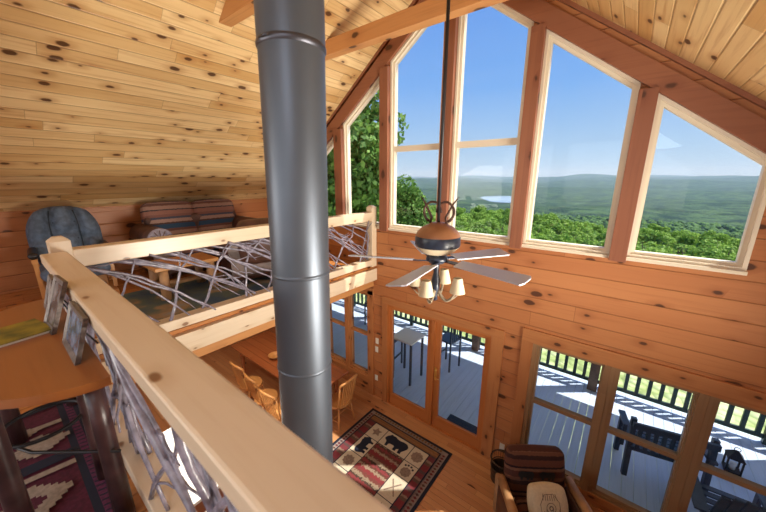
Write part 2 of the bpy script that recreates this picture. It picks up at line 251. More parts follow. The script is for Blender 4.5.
# ------------------------------------------------------------------ mesh builder
class MB:
    def __init__(s): s.v = []; s.f = []; s.uv = []; s.mi = []; s.sm = []; s.mats = []
    def mat(s, m):
        m = M[m] if isinstance(m, str) else m
        if m not in s.mats: s.mats.append(m)
        return s.mats.index(m)
    def face(s, pts, uvs, m, sm=False):
        b = len(s.v); s.v += [tuple(p) for p in pts]; s.f.append(list(range(b, b+len(pts)))); s.uv.append(uvs); s.mi.append(s.mat(m)); s.sm.append(sm)
    def box(s, a, b, m, g=None, T=None):
        lo = [min(a[i], b[i]) for i in range(3)]; hi = [max(a[i], b[i]) for i in range(3)]
        if g is None: g = max(range(3), key=lambda i: hi[i]-lo[i])
        c = [(x, y, z) for z in (lo[2], hi[2]) for y in (lo[1], hi[1]) for x in (lo[0], hi[0])]
        o = R.random()*3 if T is not None else 0
        for idx, ax in (((0, 2, 3, 1), 2), ((4, 5, 7, 6), 2), ((0, 1, 5, 4), 1), ((2, 6, 7, 3), 1), ((0, 4, 6, 2), 0), ((1, 3, 7, 5), 0)):
            r = [i for i in range(3) if i != ax]
            ui = g if g in r else r[0]; vi = [i for i in r if i != ui][0]
            uvs = [(c[i][ui]+o, c[i][vi]+.07*ax) for i in idx]
            p = [Vector(c[i]) for i in idx]
            if T is not None: p = [T @ q for q in p]
            s.face(p, uvs, m)
        return s
    def tube(s, pts, rad, m, n=8, sm=True, cap=True, uvs=1.0):
        pts = [Vector(p) for p in pts]; N = len(pts)
        if isinstance(rad, (int, float)): rad = [rad]*N
        rings = []; t0 = (pts[1]-pts[0]).normalized(); a = t0.orthogonal().normalized(); L = 0
        for i, p in enumerate(pts):
            t = (pts[min(i+1, N-1)]-pts[max(i-1, 0)]).normalized()
            a = (a-t*a.dot(t)).normalized(); b = t.cross(a)
            if i: L += (p-pts[i-1]).length
            rings.append(([p+(a*math.cos(2*PI*k/n)+b*math.sin(2*PI*k/n))*rad[i] for k in range(n)], L))
        base = len(s.v)
        for r, _ in rings: s.v += [tuple(q) for q in r]
        mi = s.mat(m)
        for i in range(N-1):
            for k in range(n):
                k2 = (k+1) % n
                s.f.append([base+i*n+k, base+i*n+k2, base+(i+1)*n+k2, base+(i+1)*n+k])
                c = 2*PI*max(rad)/n
                s.uv.append([(rings[i][1], k*c), (rings[i][1], (k+1)*c), (rings[i+1][1], (k+1)*c), (rings[i+1][1], k*c)]); s.mi.append(mi); s.sm.append(sm)
        if cap:
            for i, rv in ((0, True), (N-1, False)):
                f = [base+i*n+k for k in range(n)]
                if rv: f.reverse()
                s.f.append(f); s.uv.append([(s.v[j][0], s.v[j][1]) for j in f]); s.mi.append(mi); s.sm.append(False)
        return s
    def lathe(s, prof, c, m, n=24, sm=True, T=None):
        base = len(s.v); mi = s.mat(m); c = Vector(c)
        for r, z in prof:
            for k in range(n):
                p = Vector((max(r, 1e-4)*math.cos(2*PI*k/n), max(r, 1e-4)*math.sin(2*PI*k/n), z))
                if T is not None: p = T @ p
                s.v.append(tuple(p+c))
        for i in range(len(prof)-1):
            for k in range(n):
                k2 = (k+1) % n; s.f.append([base+i*n+k, base+i*n+k2, base+(i+1)*n+k2, base+(i+1)*n+k])
                s.uv.append([(k/n, prof[i][1]), ((k+1)/n, prof[i][1]), ((k+1)/n, prof[i+1][1]), (k/n, prof[i+1][1])]); s.mi.append(mi); s.sm.append(sm)
        return s
    def prism(s, poly, fn, d0, d1, m, mtop=None, holes=(), g=0):
        """poly/holes: 2-D loops, fn(a,b,d) -> point; flat faces at d0, d1 plus sides"""
        loops = [list(poly)]+[list(h) for h in holes]
        flat = [p for lp in loops for p in lp]
        tri = tessellate_polygon([[Vector((p[0], p[1], 0)) for p in lp] for lp in loops])
        for d, rv in ((d0, True), (d1, False)):
            for t in tri:
                t = list(t)
                pr = [flat[i] for i in t]
                ar = (pr[1][0]-pr[0][0])*(pr[2][1]-pr[0][1])-(pr[1][1]-pr[0][1])*(pr[2][0]-pr[0][0])
                if (ar < 0) != rv: t.reverse()
                s.face([fn(*flat[i], d) for i in t], [(flat[i][g], flat[i][1-g]) for i in t], m if rv or mtop is None else mtop)
        for lp in loops:
            for i in range(len(lp)):
                a, b = lp[i], lp[(i+1) % len(lp)]
                dl = math.hypot(b[0]-a[0], b[1]-a[1])
                s.face([fn(*a, d0), fn(*b, d0), fn(*b, d1), fn(*a, d1)], [(0, 0), (dl, 0), (dl, abs(d1-d0)), (0, abs(d1-d0))], m)
        return s
    def cushion(s, a, b, m, rd=.05, T=None, seg=3, puff=0, g=1):
        """soft rounded box"""
        lo = Vector([min(a[i], b[i]) for i in range(3)]); hi = Vector([max(a[i], b[i]) for i in range(3)]); c = (lo+hi)/2; h = (hi-lo)/2
        N = 10; mi = s.mat(m); rd = min(rd, *h)
        for ax in range(3):
            for sg in (-1, 1):
                base = len(s.v); o = [i for i in range(3) if i != ax]; co = []
                for i in range(N+1):
                    for j in range(N+1):
                        q = Vector((0, 0, 0)); q[ax] = sg*h[ax]
                        ti = math.sin((i/N-.5)*PI); tj = math.sin((j/N-.5)*PI)
                        q[o[0]] = ti*h[o[0]]; q[o[1]] = tj*h[o[1]]
                        inner = Vector([max(-h[k]+rd, min(h[k]-rd, q[k])) for k in range(3)])
                        d = q-inner
                        if d.length > 1e-6: q = inner+d.normalized()*rd
                        if puff: q[ax] += sg*puff*(1-ti*ti)*(1-tj*tj)
                        uvv = (q[g]+c[g], q[2]+c[2] if ax != 2 else q[o[0] if o[0] != g else o[1]]+c[0])
                        q = q+c; 
                        if T is not None: q = T @ q
                        s.v.append(tuple(q)); co.append(uvv)
                for i in range(N):
                    for j in range(N):
                        f = [i*(N+1)+j, (i+1)*(N+1)+j, (i+1)*(N+1)+j+1, i*(N+1)+j+1]
                        if (sg < 0) != (ax == 1): f.reverse()
                        s.f.append([base+k for k in f]); s.uv.append([co[k] for k in f]); s.mi.append(mi); s.sm.append(True)
        return s
    def build(s, name, parent=None, bevel=0, loc=None, weld=False):
        me = bpy.data.meshes.new(name); me.from_pydata(s.v, [], s.f)
        for m in s.mats: me.materials.append(m)
        me.polygons.foreach_set('material_index', s.mi); me.polygons.foreach_set('use_smooth', s.sm)
        ul = me.uv_layers.new(name='UVMap'); flat = [x for f in s.uv for p in f for x in p]; ul.data.foreach_set('uv', flat)
        me.update(); o = bpy.data.objects.new(name, me); C.objects.link(o)
        if bevel or weld:
            w = o.modifiers.new('weld', 'WELD'); w.merge_threshold = .0003
        if bevel:
            bv = o.modifiers.new('bevel', 'BEVEL'); bv.width = bevel; bv.segments = 2; bv.limit_method = 'ANGLE'
        if parent is not None: o.parent = parent; 
        if loc is not None: o.location = loc
        return o
def tag(o, label, cat, group=None, kind=None):
    o['label'] = label; o['category'] = cat
    if group: o['group'] = group
    if kind: o['kind'] = kind
    return o
def thing(name, label, cat, loc=(0, 0, 0), rz=0, group=None):
    o = bpy.data.objects.new(name, None); C.objects.link(o); o.location = loc; o.rotation_euler = (0, 0, rz); o.empty_display_size = .1
    return tag(o, label, cat, group)
def struct(o): o['kind'] = 'structure'; return o
def semp(name):
    o = bpy.data.objects.new(name, None); C.objects.link(o); o['kind'] = 'structure'; return o
def copy_tree(o, parent=None):
    c = o.copy(); C.objects.link(c)
    if parent is not None: c.parent = parent
    for ch in list(o.children): copy_tree(ch, c)
    return c
def Tm(loc, rx=0, ry=0, rz=0):
    return Matrix.Translation(loc) @ Matrix.Rotation(rz, 4, 'Z') @ Matrix.Rotation(ry, 4, 'Y') @ Matrix.Rotation(rx, 4, 'X')
# ------------------------------------------------------------------ the room shell
XC, SL = -2.13, .75                      # ridge line and roof pitch
def zc(x): return 6.98-SL*abs(x-XC)      # ceiling
def zg(x): return 6.56-SL*abs(x-XC)      # top of the gable glass
YG = 4.15
xyz = lambda a, b, d: (a, d, b)          # gable plane: a = x, b = z, d = y
fr = .062
GL = {0: (-5.105, -4.37), 1: (-4.08, -3.33), 2: (-3.055, -2.27), 3: (-1.985, -1.205), 4: (-.94, -.16), 5: (.11, .848)}
ZB = 3.47
def poly_open(k, e=0.0):
    a, b = GL[k]; a -= e; b += e; zb = ZB-e; dz = e*1.25
    return [(a, zb), (b, zb), (b, zg(b)+dz), (a, zg(a)+dz)]
LOW = (-.73, 1.78, .30, 2.12); LOWL = (-4.80, -3.60, .36, 2.12); DOOR = (-3.14, -1.27, 0.0, 2.04)
rect = lambda q: [(q[0], q[2]), (q[1], q[2]), (q[1], q[3]), (q[0], q[3])]
XL, XR = -7.7, 2.25
gable = [(XL, 0), (DOOR[0], 0), (DOOR[0], DOOR[3]), (DOOR[1], DOOR[3]), (DOOR[1], 0), (XR, 0), (XR, zc(XR)), (XC, zc(XC)), (XL, zc(XL))]
b = MB(); b.prism(gable, xyz, YG, YG+.16, 'wall', holes=[poly_open(k, fr) for k in GL]+[rect(LOW), rect(LOWL)]); struct(b.build('wall_front'))
b = MB(); b.box((XL-.15, -4.8, 0), (XL, YG, zc(XL)), 'wall', g=1); struct(b.build('wall_left'))
b = MB(); b.box((XR, -4.8, 0), (XR+.15, YG, zc(XR)), 'wall', g=1); struct(b.build('wall_right'))
b = MB(); b.box((-6.46, -4.8, 2.7), (-6.4, YG, zc(-6.4)), 'wall', g=1); struct(b.build('wall_knee'))
b = MB(); b.box((-6.41, -4.8, zc(-6.4)-.075), (-6.37, YG, zc(-6.4)-.015), 'trim', g=1); struct(b.build('trim_1'))
# the rear of the house: a low band and gable piece round big rear windows left open
b = MB(); b.box((XL, -4.95, 0), (XR, -4.8, .3), 'wall'); b.box((XL, -4.95, 2.3), (XR, -4.8, 3.0), 'wall')
b.prism([(XL+1.5, 5.3), (XR-1.5, 5.3), (XC, zc(XC))], xyz, -4.95, -4.8, 'wall'); struct(b.build('wall_back'))
# ceiling slabs with boards running along y
b = MB(); SQ = math.sqrt(1+SL*SL)
for sx, xe in ((-1, XL-.15), (1, XR+.15)):
    y0, y1 = -4.95, YG+.16; L = abs(xe-XC)*SQ; zt = zc(xe)
    b.face([(XC, y0, 6.98), (XC, y1, 6.98), (xe, y1, zt), (xe, y0, zt)], [(y0, 0), (y1, 0), (y1, L*sx), (y0, L*sx)], 'ceil')
    b.face([(XC, y0, 7.2), (XC, y1+.1, 7.2), (xe, y1+.1, zt+.22), (xe, y0, zt+.22)], [(0, 0)]*4, 'brownpost')
    b.face([(XC, y1, 6.98), (XC, y1+.1, 7.2), (xe, y1+.1, zt+.22), (xe, y1, zt)], [(0, 0)]*4, 'brownpost')
struct(b.build('ceiling'))
b = MB(); b.box((XL, -4.8, -.2), (XR, YG+.16, 0), 'floor', g=0); struct(b.build('floor'))
# loft floor: side loft and the walkway the camera stands on
b = MB(); b.box((-6.4, .25, 2.45), (-3.46, YG, 2.7), 'loft_floor', g=1)
b.box((XL, -4.8, 2.45), (XR, .25, 2.7), 'loft_floor', g=1); struct(b.build('floor_loft'))
b = MB(); b.box((-3.46, .25, 2.44), (-3.39, YG, 2.655), 'rail', g=1); struct(b.build('trim_2', bevel=.004))
b = MB(); b.box((-3.46, .25, 2.44), (XR, .32, 2.655), 'rail', g=0); struct(b.build('trim_3', bevel=.004))
b = MB(); b.box((-3.62, .3, 2.30), (-3.47, YG, 2.45), 'beam', g=1); struct(b.build('trim_4', bevel=.004))
# gable dressing: posts, rake boards, sill and casing
def postbox(n, x0, x1, z0, z1, m='cedar', y0=YG-.085, y1=YG+.02):
    q = MB(); q.box((x0, y0, z0), (x1, y1, z1), m, g=2); return struct(q.build(n, bevel=.004))
k = 5
for x0, x1 in ((-4.32, -4.13), (-3.275, -3.115), (-2.205, -2.05), (-1.143, -1.0), (-.10, .05)):
    xm = (x0+x1)/2; postbox('trim_%d' % k, x0, x1, 3.36, zg(xm)+.06 if abs(xm-XC) > .2 else 6.6); k += 1
for sx in (-1, 1):
    xe = XL if sx < 0 else XR
    q = MB(); q.prism([(XC, 6.56+.075), (xe, zg(xe)+.075), (xe, zg(xe)+.30), (XC, 6.56+.30)], xyz, YG-.06, YG+.01, 'cedar'); struct(q.build('trim_%d' % k, bevel=.003)); k += 1
    q = MB(); q.prism([(XC, 6.56+.375), (xe, zg(xe)+.375), (xe, zg(xe)+.42), (XC, 6.56+.42)], xyz, YG-.05, YG, 'cedar'); struct(q.build('trim_%d' % k)); k += 1
q = MB(); q.box((-5.2, YG-.035, 3.33), (-4.31, YG+.01, 3.405), 'frame', g=0)
for a, c in ((-4.15, -3.25), (-3.13, -2.19), (-2.06, -1.13), (-1.01, -.09), (.04, .915)): q.box((a, YG-.045, 3.375), (c, YG+.01, 3.41), 'frame', g=0)
struct(q.build('trim_%d' % k, bevel=.003)); k += 1
q = MB()   # door and window casings
for (x0, x1, z0, z1) in ((-3.25, -3.14, 0, 2.04), (-1.27, -1.10, 0, 2.04), (-3.25, -1.10, 2.04, 2.17), (-3.60, -3.47, .0, 2.2), (-.87, -.73, .0, 2.12), (-.87, 1.9, 2.12, 2.3), (-4.95, -4.80, 0, 2.12), (-4.95, -3.46, 2.12, 2.26), (-.73, 1.9, .22, .30), (-4.8, -3.6, .27, .36)):
    q.box((x0, YG-.03, z0), (x1, YG+.005, z1), 'trim')
struct(q.build('trim_%d' % k, bevel=.003)); k += 1
q = MB(); q.box((XL, YG-.02, 0), (-3.6, YG, .12), 'trim'); q.box((-.73, YG-.02, 0), (XR, YG, .12), 'trim'); q.box((-1.1, YG-.02, 0), (-.87, YG, .12), 'trim'); struct(q.build('baseboard_front'))
q = MB(); q.box((XL, -4.8, 0), (XL+.02, YG-.02, .13), 'trim', g=1); struct(q.build('baseboard_left'))
# upper windows
def ring(mb, outer, inner, y0, y1, m):
    for i in range(len(outer)):
        j = (i+1) % len(outer); A, B, Cc, D = outer[i], outer[j], inner[j], inner[i]
        L = math.hypot(B[0]-A[0], B[1]-A[1])
        for y, rv in ((y0, 0), (y1, 1)):
            p = [(A[0], y, A[1]), (B[0], y, B[1]), (Cc[0], y, Cc[1]), (D[0], y, D[1])]; uv = [(0, 0), (L, 0), (L, .06), (0, .06)]
            if rv: p.reverse(); uv.reverse()
            mb.face(p, uv, m)
        for P, Q in ((A, B), (Cc, D)): mb.face([(P[0], y0, P[1]), (P[0], y1, P[1]), (Q[0], y1, Q[1]), (Q[0], y0, Q[1])], [(0, 0), (0, .06), (L, .06), (L, 0)], m)
def window_unit(n, outer, inner, yf=YG, bars=(), fm='frame', step=.5):
    e = semp('window_%d' % n)
    mid = [(o[0]+(i[0]-o[0])*step, o[1]+(i[1]-o[1])*step) for o, i in zip(outer, inner)]
    f = MB(); ring(f, outer, mid, yf-.012, yf+.12, fm); struct(f.build('window_frame', e))
    f = MB(); ring(f, mid, inner, yf+.022, yf+.10, fm)
    for (x0, x1, z0, z1) in bars: f.box((x0, yf+.022, z0), (x1, yf+.10, z1), fm)
    struct(f.build('sash', e))
    g = MB(); g.face([(p[0], yf+.06, p[1]) for p in inner], [(0, 0)]*len(inner), 'glass'); struct(g.build('pane', e))
    return e
for kk in GL:
    bars = []
    if kk in (2, 3): bars = [(GL[kk][0], GL[kk][1], 4.62, 4.70)]
    window_unit(kk+1, poly_open(kk, fr), poly_open(kk, 0), bars=bars)
def rec(x0, x1, z0, z1): return [(x0, z0), (x1, z0), (x1, z1), (x0, z1)]
n_ = 7
for (x0, x1) in ((-.73, .045), (.115, .835), (.915, 1.78)):
    window_unit(n_, rec(x0, x1, .30, 2.12), rec(x0+.085, x1-.02, .36, 2.065), bars=[(x0+.085, x1-.02, 1.225, 1.275)], fm='sash', step=.6); n_ += 1
for (x0, x1) in ((-4.80, -4.21), (-4.14, -3.60)):
    window_unit(n_, rec(x0, x1, .36, 2.12), rec(x0+.055, x1-.045, .42, 2.065), bars=[(x0+.05, x1-.05, 1.225, 1.275)], fm='trim', step=.6); n_ += 1
q = MB(); q.box((.045, YG-.03, .30), (.115, YG+.13, 2.12), 'sash', g=2); q.box((.835, YG-.03, .30), (.915, YG+.13, 2.12), 'sash', g=2); q.box((-4.21, YG-.03, .36), (-4.14, YG+.13, 2.12), 'trim', g=2)
struct(q.build('trim_%d' % k, bevel=.004)); k += 1
# double patio door
e = semp('door_1')
q = MB(); ring(q, rec(-3.14, -1.27, -.0, 2.04), rec(-3.10, -1.31, .02, 2.0), YG-.02, YG+.14, 'door'); q.box((-2.225, YG-.03, .03), (-2.165, YG+.03, 2.0), 'door', g=2); struct(q.build('door_frame', e))
for x0, x1, gx0, gx1, hx in ((-3.10, -2.20, -3.04, -2.31, None), (-2.19, -1.31, -2.07, -1.365, -2.135)):
    q = MB(); ring(q, rec(x0, x1, .02, 2.0), rec(gx0, gx1, .235, 1.955), YG+.005, YG+.05, 'door'); dl = struct(q.build('door_leaf', e))
    q = MB(); q.face([(gx0, YG+.03, .235), (gx1, YG+.03, .235), (gx1, YG+.03, 1.955), (gx0, YG+.03, 1.955)], [(0, 0)]*4, 'glass'); q = struct(q.build('pane', dl))
    if hx:
        q = MB(); q.box((hx-.02, YG-.004, .93), (hx+.02, YG+.006, 1.17), 'brass'); q.tube([(hx, YG, 1.0), (hx, YG-.045, 1.0), (hx+.09, YG-.05, 1.0)], .009, 'brass'); q.tube([(hx, YG, 1.12), (hx, YG-.02, 1.12)], .016, 'brass'); struct(q.build('door_handle', dl))
# ------------------------------------------------------------------ collar beams
for i, (y, lab) in enumerate(((3.2, 'long pine tie beam crossing the vault just inside the gable glass'), (1.9, 'pine tie beam whose end meets the left ceiling left of the stove pipe'))):
    z0, z1 = 5.8, 5.98
    xa = lambda z: XC-(6.98-z)/SL-.01; xb = lambda z: XC+(6.98-z)/SL+.01
    q = MB(); q.prism([(xa(z0), z0), (xb(z0), z0), (xb(z1), z1), (xa(z1), z1)], xyz, y, y+.14, 'beam'); tag(q.build('tie_beam', bevel=.006), lab, 'beam', 'tie beams under the vault')
# ------------------------------------------------------------------ loft railings
def chamfer_post(name, x, y, w, z0, z1, par, m='rail'):
    q = MB(); h = w/2; c = .035
    q.box((x-h, y-h, z0), (x+h, y+h, z1-c), m, g=2)
    lo = [(x-h, y-h), (x+h, y-h), (x+h, y+h), (x-h, y+h)]; hi = [(x-h+c, y-h+c), (x+h-c, y-h+c), (x+h-c, y+h-c), (x-h+c, y+h-c)]
    for i in range(4):
        j = (i+1) % 4; q.face([(*lo[i], z1-c), (*lo[j], z1-c), (*hi[j], z1), (*hi[i], z1)], [(0, 0), (w, 0), (w, .05), (0, .05)], m)
    q.face([(*p, z1) for p in hi], [(p[0], p[1]) for p in hi], m)
    return q.build(name, par, bevel=.006)
def twig(par, P, s0, z0, s1, z1, rad, off, wig=.05, fork=True, n=9, lo=.34, hi=4.03):
    """P(s,z,d) maps along-rail, height, depth to a point"""
    pts = []; rr = []; js = jz = 0
    for i in range(n):
        t = i/(n-1); js += R.gauss(0, wig*.55); jz += R.gauss(0, wig*.45); e_ = math.sin(PI*t)
        bow = .06*math.sin(PI*t)
        s = s0+(s1-s0)*t+js*e_; z = z0+(z1-z0)*t+jz*e_*.8+bow
        s = min(hi, max(lo, s)); z = min(max(z, 2.80), 3.60)
        pts.append(P(s, z, off+.035*math.sin(t*5+s0*9))); rr.append(rad*(1.1-.5*t)*(1+.25*R.random()))
    q = MB(); q.tube(pts, rr, 'twig', n=6)
    if fork:
        for f_ in range(R.choice((1, 1, 2))):
            i = R.randint(1, n-3); a = Vector(pts[i]); sg = R.choice((-1, 1)); L = R.uniform(.15, .35)
            d = (Vector(pts[i+1])-a).normalized(); side = Vector(P(0, 1, 0))-Vector(P(0, 0, 0))
            fp = [a]; cur = a
            for j in range(4):
                d2 = (d+side*sg*R.uniform(.2, .7)+Vector((R.gauss(0, .08), R.gauss(0, .08), 0))).normalized(); cur = cur+d2*L/4
                if cur.z > 3.56 or cur.z < 2.81: break
                fp.append(cur)
            if len(fp) > 2: q.tube(fp, [rr[i]*.75*(1-.15*j) for j in range(len(fp))], 'twig', n=5)
    return q.build('branch', par)
rl = thing('loft_railing', 'pale pine loft railing with twisted branch infill running to the gable windows', 'railing', (-3.45, 2.2, 2.7))
def relbuild(q, name, root, **kw):
    o = q.build(name, None, **kw); o.parent = root; o.matrix_parent_inverse = Matrix.Translation(root.location).inverted(); return o
q = MB(); q.box((-3.53, .345, 3.515), (-3.39, 4.02, 3.66), 'rail', g=1); relbuild(q, 'top_rail', rl, bevel=.008)
q = MB(); q.box((-3.53, .345, 2.735), (-3.39, 4.02, 2.835), 'rail', g=1); relbuild(q, 'bottom_rail', rl, bevel=.006)
p = chamfer_post('post', -3.455, 4.08, .125, 2.7, 3.77, None); p.parent = rl; p.matrix_parent_inverse = Matrix.Translation(rl.location).inverted()
def adopt(o, root): o.parent = root; o.matrix_parent_inverse = Matrix.Translation(root.location).inverted(); return o
Pf = lambda s, z, d: (-3.46+d, s, z)
for i in range(30):
    s0 = .25+i*.118+R.uniform(-.05, .05); sl = R.uniform(.55, 1.15)
    adopt(twig(None, Pf, max(.36, s0-.25), 3.53, s0+sl, 2.82, R.uniform(.009, .015), R.uniform(-.05, .05), lo=.35, hi=4.0), rl)
for i in range(9):
    s0 = .5+i*.4+R.uniform(-.1, .1); adopt(twig(None, Pf, s0, 2.82, s0+R.uniform(.1, .45), 3.53, R.uniform(.008, .013), R.uniform(-.05, .05), lo=.35, hi=4.0), rl)
rn = thing('walkway_railing', 'foreground pine railing with wide flat cap and dark twisted branches beside the console table', 'railing', (-1, .26, 2.7))
q = MB(); q.box((-3.37, .192, 3.585), (2.2, .338, 3.66), 'rail', g=0); relbuild(q, 'top_rail', rn, bevel=.01)
q = MB(); q.box((-3.37, .205, 2.735), (2.2, .325, 2.82), 'rail', g=0); relbuild(q, 'bottom_rail', rn, bevel=.006)
p = chamfer_post('post', -3.445, .312, .125, 2.7, 3.77, None); adopt(p, rn)
Pn = lambda s, z, d: (s, .265+d*.6, z)
for i in range(34):
    s0 = -3.3+i*.105+R.uniform(-.05, .05); sl = R.uniform(.3, .95)
    if i % 3 == 2: adopt(twig(None, Pn, s0, 2.80, s0+sl*.7, 3.6, R.uniform(.009, .016), R.uniform(-.05, .05), lo=-3.35, hi=1.0), rn)
    else: adopt(twig(None, Pn, s0, 3.6, s0+sl, 2.80, R.uniform(.009, .017), R.uniform(-.05, .05), lo=-3.35, hi=1.0), rn)
# ------------------------------------------------------------------ stove pipe
pt = thing('stove_pipe', 'large round blue-grey metal stove pipe rising through the open vault', 'stove pipe', (-1.29, .947, 0))
r_ = .143; ztop = zc(-1.29)-.16
lean = lambda z: (.0135*(z-3.3), .014*(z-3.3), z)
q = MB(); q.tube([lean(0), lean(4.76)], r_, 'pipe', n=48, cap=False); q.build('lower_section', pt)
q = MB(); q.tube([lean(4.75), lean(ztop)], r_+.002, 'pipe', n=48, cap=False); q.build('upper_section', pt)
q = MB(); q.tube([lean(4.745), lean(4.753), lean(4.767), lean(4.775)], [r_, r_+.006, r_+.006, r_], 'pipeband', n=48, cap=False)
q.tube([(lean(4.76)[0]+.05, lean(4.76)[1]-r_-.01, 4.76), (lean(4.76)[0]-.01, lean(4.76)[1]-r_-.005, 4.765)], .006, 'pipeband', n=6); q.build('band', pt)
q = MB(); q.tube([lean(3.735), lean(3.742), lean(3.748), lean(3.755)], [r_, r_+.004, r_+.004, r_], 'pipe', n=48, cap=False); q.build('seam', pt)
q = MB(); q.tube([lean(3.21), lean(3.217), lean(3.223), lean(3.23)], [r_, r_+.004, r_+.004, r_], 'pipe', n=48, cap=False); q.build('seam', pt)
# ------------------------------------------------------------------ ceiling fan
fan = thing('ceiling_fan', 'rustic ceiling fan with scrolled iron hanger, pale blades and small shaded lights', 'ceiling fan', (-1.065, 2.0, 3.78))
q = MB(); q.tube([(0, 0, 0), (0, 0, 2.03)], .012, 'iron', n=10); q.build('rod', fan)
q = MB(); q.lathe([(0, .13), (.05, .125), (.075, .11), (.11, .095), (.15, .055), (.16, .03)], (0, 0, 0), 'fanbrown', 32); q.lathe([(.16, .03), (.163, .02), (.163, -.035), (.158, -.045)], (0, 0, 0), 'fandark', 32)
q.lathe([(.158, -.045), (.13, -.075), (.09, -.10), (0, -.105)], (0, 0, 0), 'fancream', 32); q.build('motor_housing', fan)
for a in (0.3, 0.3+PI):
    q = MB(); ca, sa = math.cos(a), math.sin(a); pts = []
    for i in range(17):
        t = i/16; th = -1.2+t*4.4; rr = .062
        pts.append((ca*(.045+rr*math.cos(th)), sa*(.045+rr*math.cos(th)), .20+rr*1.15*math.sin(th)))
    q.tube(pts, [.011-.004*i/16 for i in range(17)], 'rust', n=6); q.tube([(ca*.06, sa*.06, .12), (ca*.05, sa*.05, .16), (ca*.10, sa*.10, .26), (ca*.135, sa*.135, .31)], [.01, .01, .008, .003], 'rust', n=6); q.build('scroll', fan)
q = MB(); q.lathe([(.03, -.10), (.075, -.12), (.08, -.15), (.05, -.175), (.03, -.18)], (0, 0, 0), 'fandark', 24); q.lathe([(.024, -.17), (.02, -.25), (.034, -.31), (.03, -.38), (.015, -.43), (.02, -.46), (0, -.475)], (0, 0, 0), 'fandark', 16); q.build('light_stem', fan)
for i in range(5):
    a = math.radians(-12+72*i); T = Matrix.Rotation(a, 4, 'Z') @ Matrix.Rotation(math.radians(11), 4, 'X')
    q = MB(); pr = []
    for t in range(9):
        x = .17+.485*t/8; w = .052+.017*t/8; pr.append((x, w))
    pl = [(x, -w) for x, w in pr]+[(.668, -.04), (.668, .04)]+[(x, w) for x, w in reversed(pr)]
    q.prism(pl, lambda u, v, d, T=T: tuple(T @ Vector((u, v, -.155+d))), -.004, .004, 'blade'); bl = q.build('blade', fan)
    q = MB(); q.box((.06, -.018, -.162), (.25, .018, -.154), 'fandark', T=T); q.build('blade_iron', bl)
for i in range(4):
    a = math.radians(-84+90*i); ca, sa = math.cos(a), math.sin(a)
    q = MB(); pts = []
    for t in range(13):
        s = t/12; r = .02+.15*s; z = -.38-.075*math.sin(s*PI)*1.1+.03*s*s; pts.append((ca*r, sa*r, z))
    q.tube(pts, [.014-.006*t/12 for t in range(13)], 'antler', n=7)
    q.tube([(ca*.10, sa*.10, -.455), (ca*.14-sa*.03, sa*.14+ca*.03, -.43), (ca*.17-sa*.035, sa*.17+ca*.035, -.40)], [.008, .006, .002], 'antler', n=5)
    q.tube([(ca*.17, sa*.17, -.36), (ca*.17, sa*.17, -.32)], .012, 'fancream', n=8); am = q.build('light_arm', fan)
    q = MB(); q.lathe([(.056, -.375), (.031, -.265)], (ca*.17, sa*.17, 0), 'shade', 20); q.lathe([(.0545, -.375), (.0295, -.265)], (ca*.17, sa*.17, 0), 'shade', 20); q.build('lamp_shade', am)
# ------------------------------------------------------------------ console table by the camera
ct = thing('console_table', 'half-round orange wood console table on dark log legs against the railing', 'table', (-2.2, .185, 2.7))
pl = [(.69*math.cos(t), -.48*math.sin(t)) for t in [PI*i/40 for i in range(41)]]
q = MB(); q.prism(pl, lambda u, v, d: (u, v, d), .715, .75, 'table'); q.build('tabletop', ct, bevel=.006)
for lx, ly, lr in ((.60, -.045, .035), (.43, -.325, .035), (-.40, -.31, .035), (-.60, -.05, .035), (.27, -.06, .022)):
    q = MB(); q.tube([(lx, ly, .0095), (lx+.004, ly, .25), (lx-.004, ly, .5), (lx, ly, .716)], [lr*1.08, lr, lr*.97, lr*.93], 'log', n=14); q.build('leg', ct)
q = MB(); q.tube([(.19+.145*math.cos(2*PI*i/24), -.20+.145*math.sin(2*PI*i/24), .40) for i in range(25)], .009, 'iron', n=8, cap=False); q.build('ring_stretcher', ct)
q = MB(); q.tube([(-.37, -.30, .36), (-.1, -.355, .365), (.15, -.34, .37), (.36, -.25, .375), (.55, -.1, .38), (.66, -.02, .39)], .007, 'iron', n=8); q.build('curved_stretcher', ct)
def photo_frame(x, y, w, h, rz, tilt, label, pic):
    t = thing('framed_photo', label, 'picture frame', (x, y, 3.4512), rz, 'framed photos leaning on the console table')
    T = Matrix.Rotation(tilt, 4, 'X'); q = MB(); b_ = .028
    o_ = rec(-w/2, w/2, 0, h); i_ = rec(-w/2+b_, w/2-b_, b_, h-b_)
    for j in range(4):
        k2 = (j+1) % 4
        f = lambda P, y: T @ Vector((P[0], y, P[1]))
        A, B, Cc, D = o_[j], o_[k2], i_[k2], i_[j]
        q.face([f(A, 0), f(B, 0), f(Cc, .006), f(D, .006)], [(0, 0)]*4, 'silver'); q.face([f(A, 0), f(B, 0), f(B, .018), f(A, .018)], [(0, 0)]*4, 'silver')
    q.face([T @ Vector((P[0], .018, P[1])) for P in o_], [(0, 0)]*4, 'black'); q.build('frame', t)
    q = MB(); q.face([T @ Vector((P[0], .007, P[1])) for P in i_], [(P[0], P[1]) for P in i_], pic); q.build('picture', t)
    q = MB(); zt = h*.6; a_ = T @ Vector((0, .018, zt)); q.tube([a_, (0, a_.y+.05, 0.004)], .004, 'black', n=5); q.build('easel', t)
def picmat(name, c1, c2, sc_=9):
    m = plain(name, c1, .25, var=.1, vs=sc_, col2=c2); return m
M['pic1'] = picmat('photo_blue', (.28, .38, .55), (.05, .07, .10), 14); M['pic2'] = picmat('photo_dark', (.32, .30, .30), (.04, .035, .035), 12); M['pic3'] = picmat('photo_pale', (.6, .6, .58), (.12, .1, .09), 8)
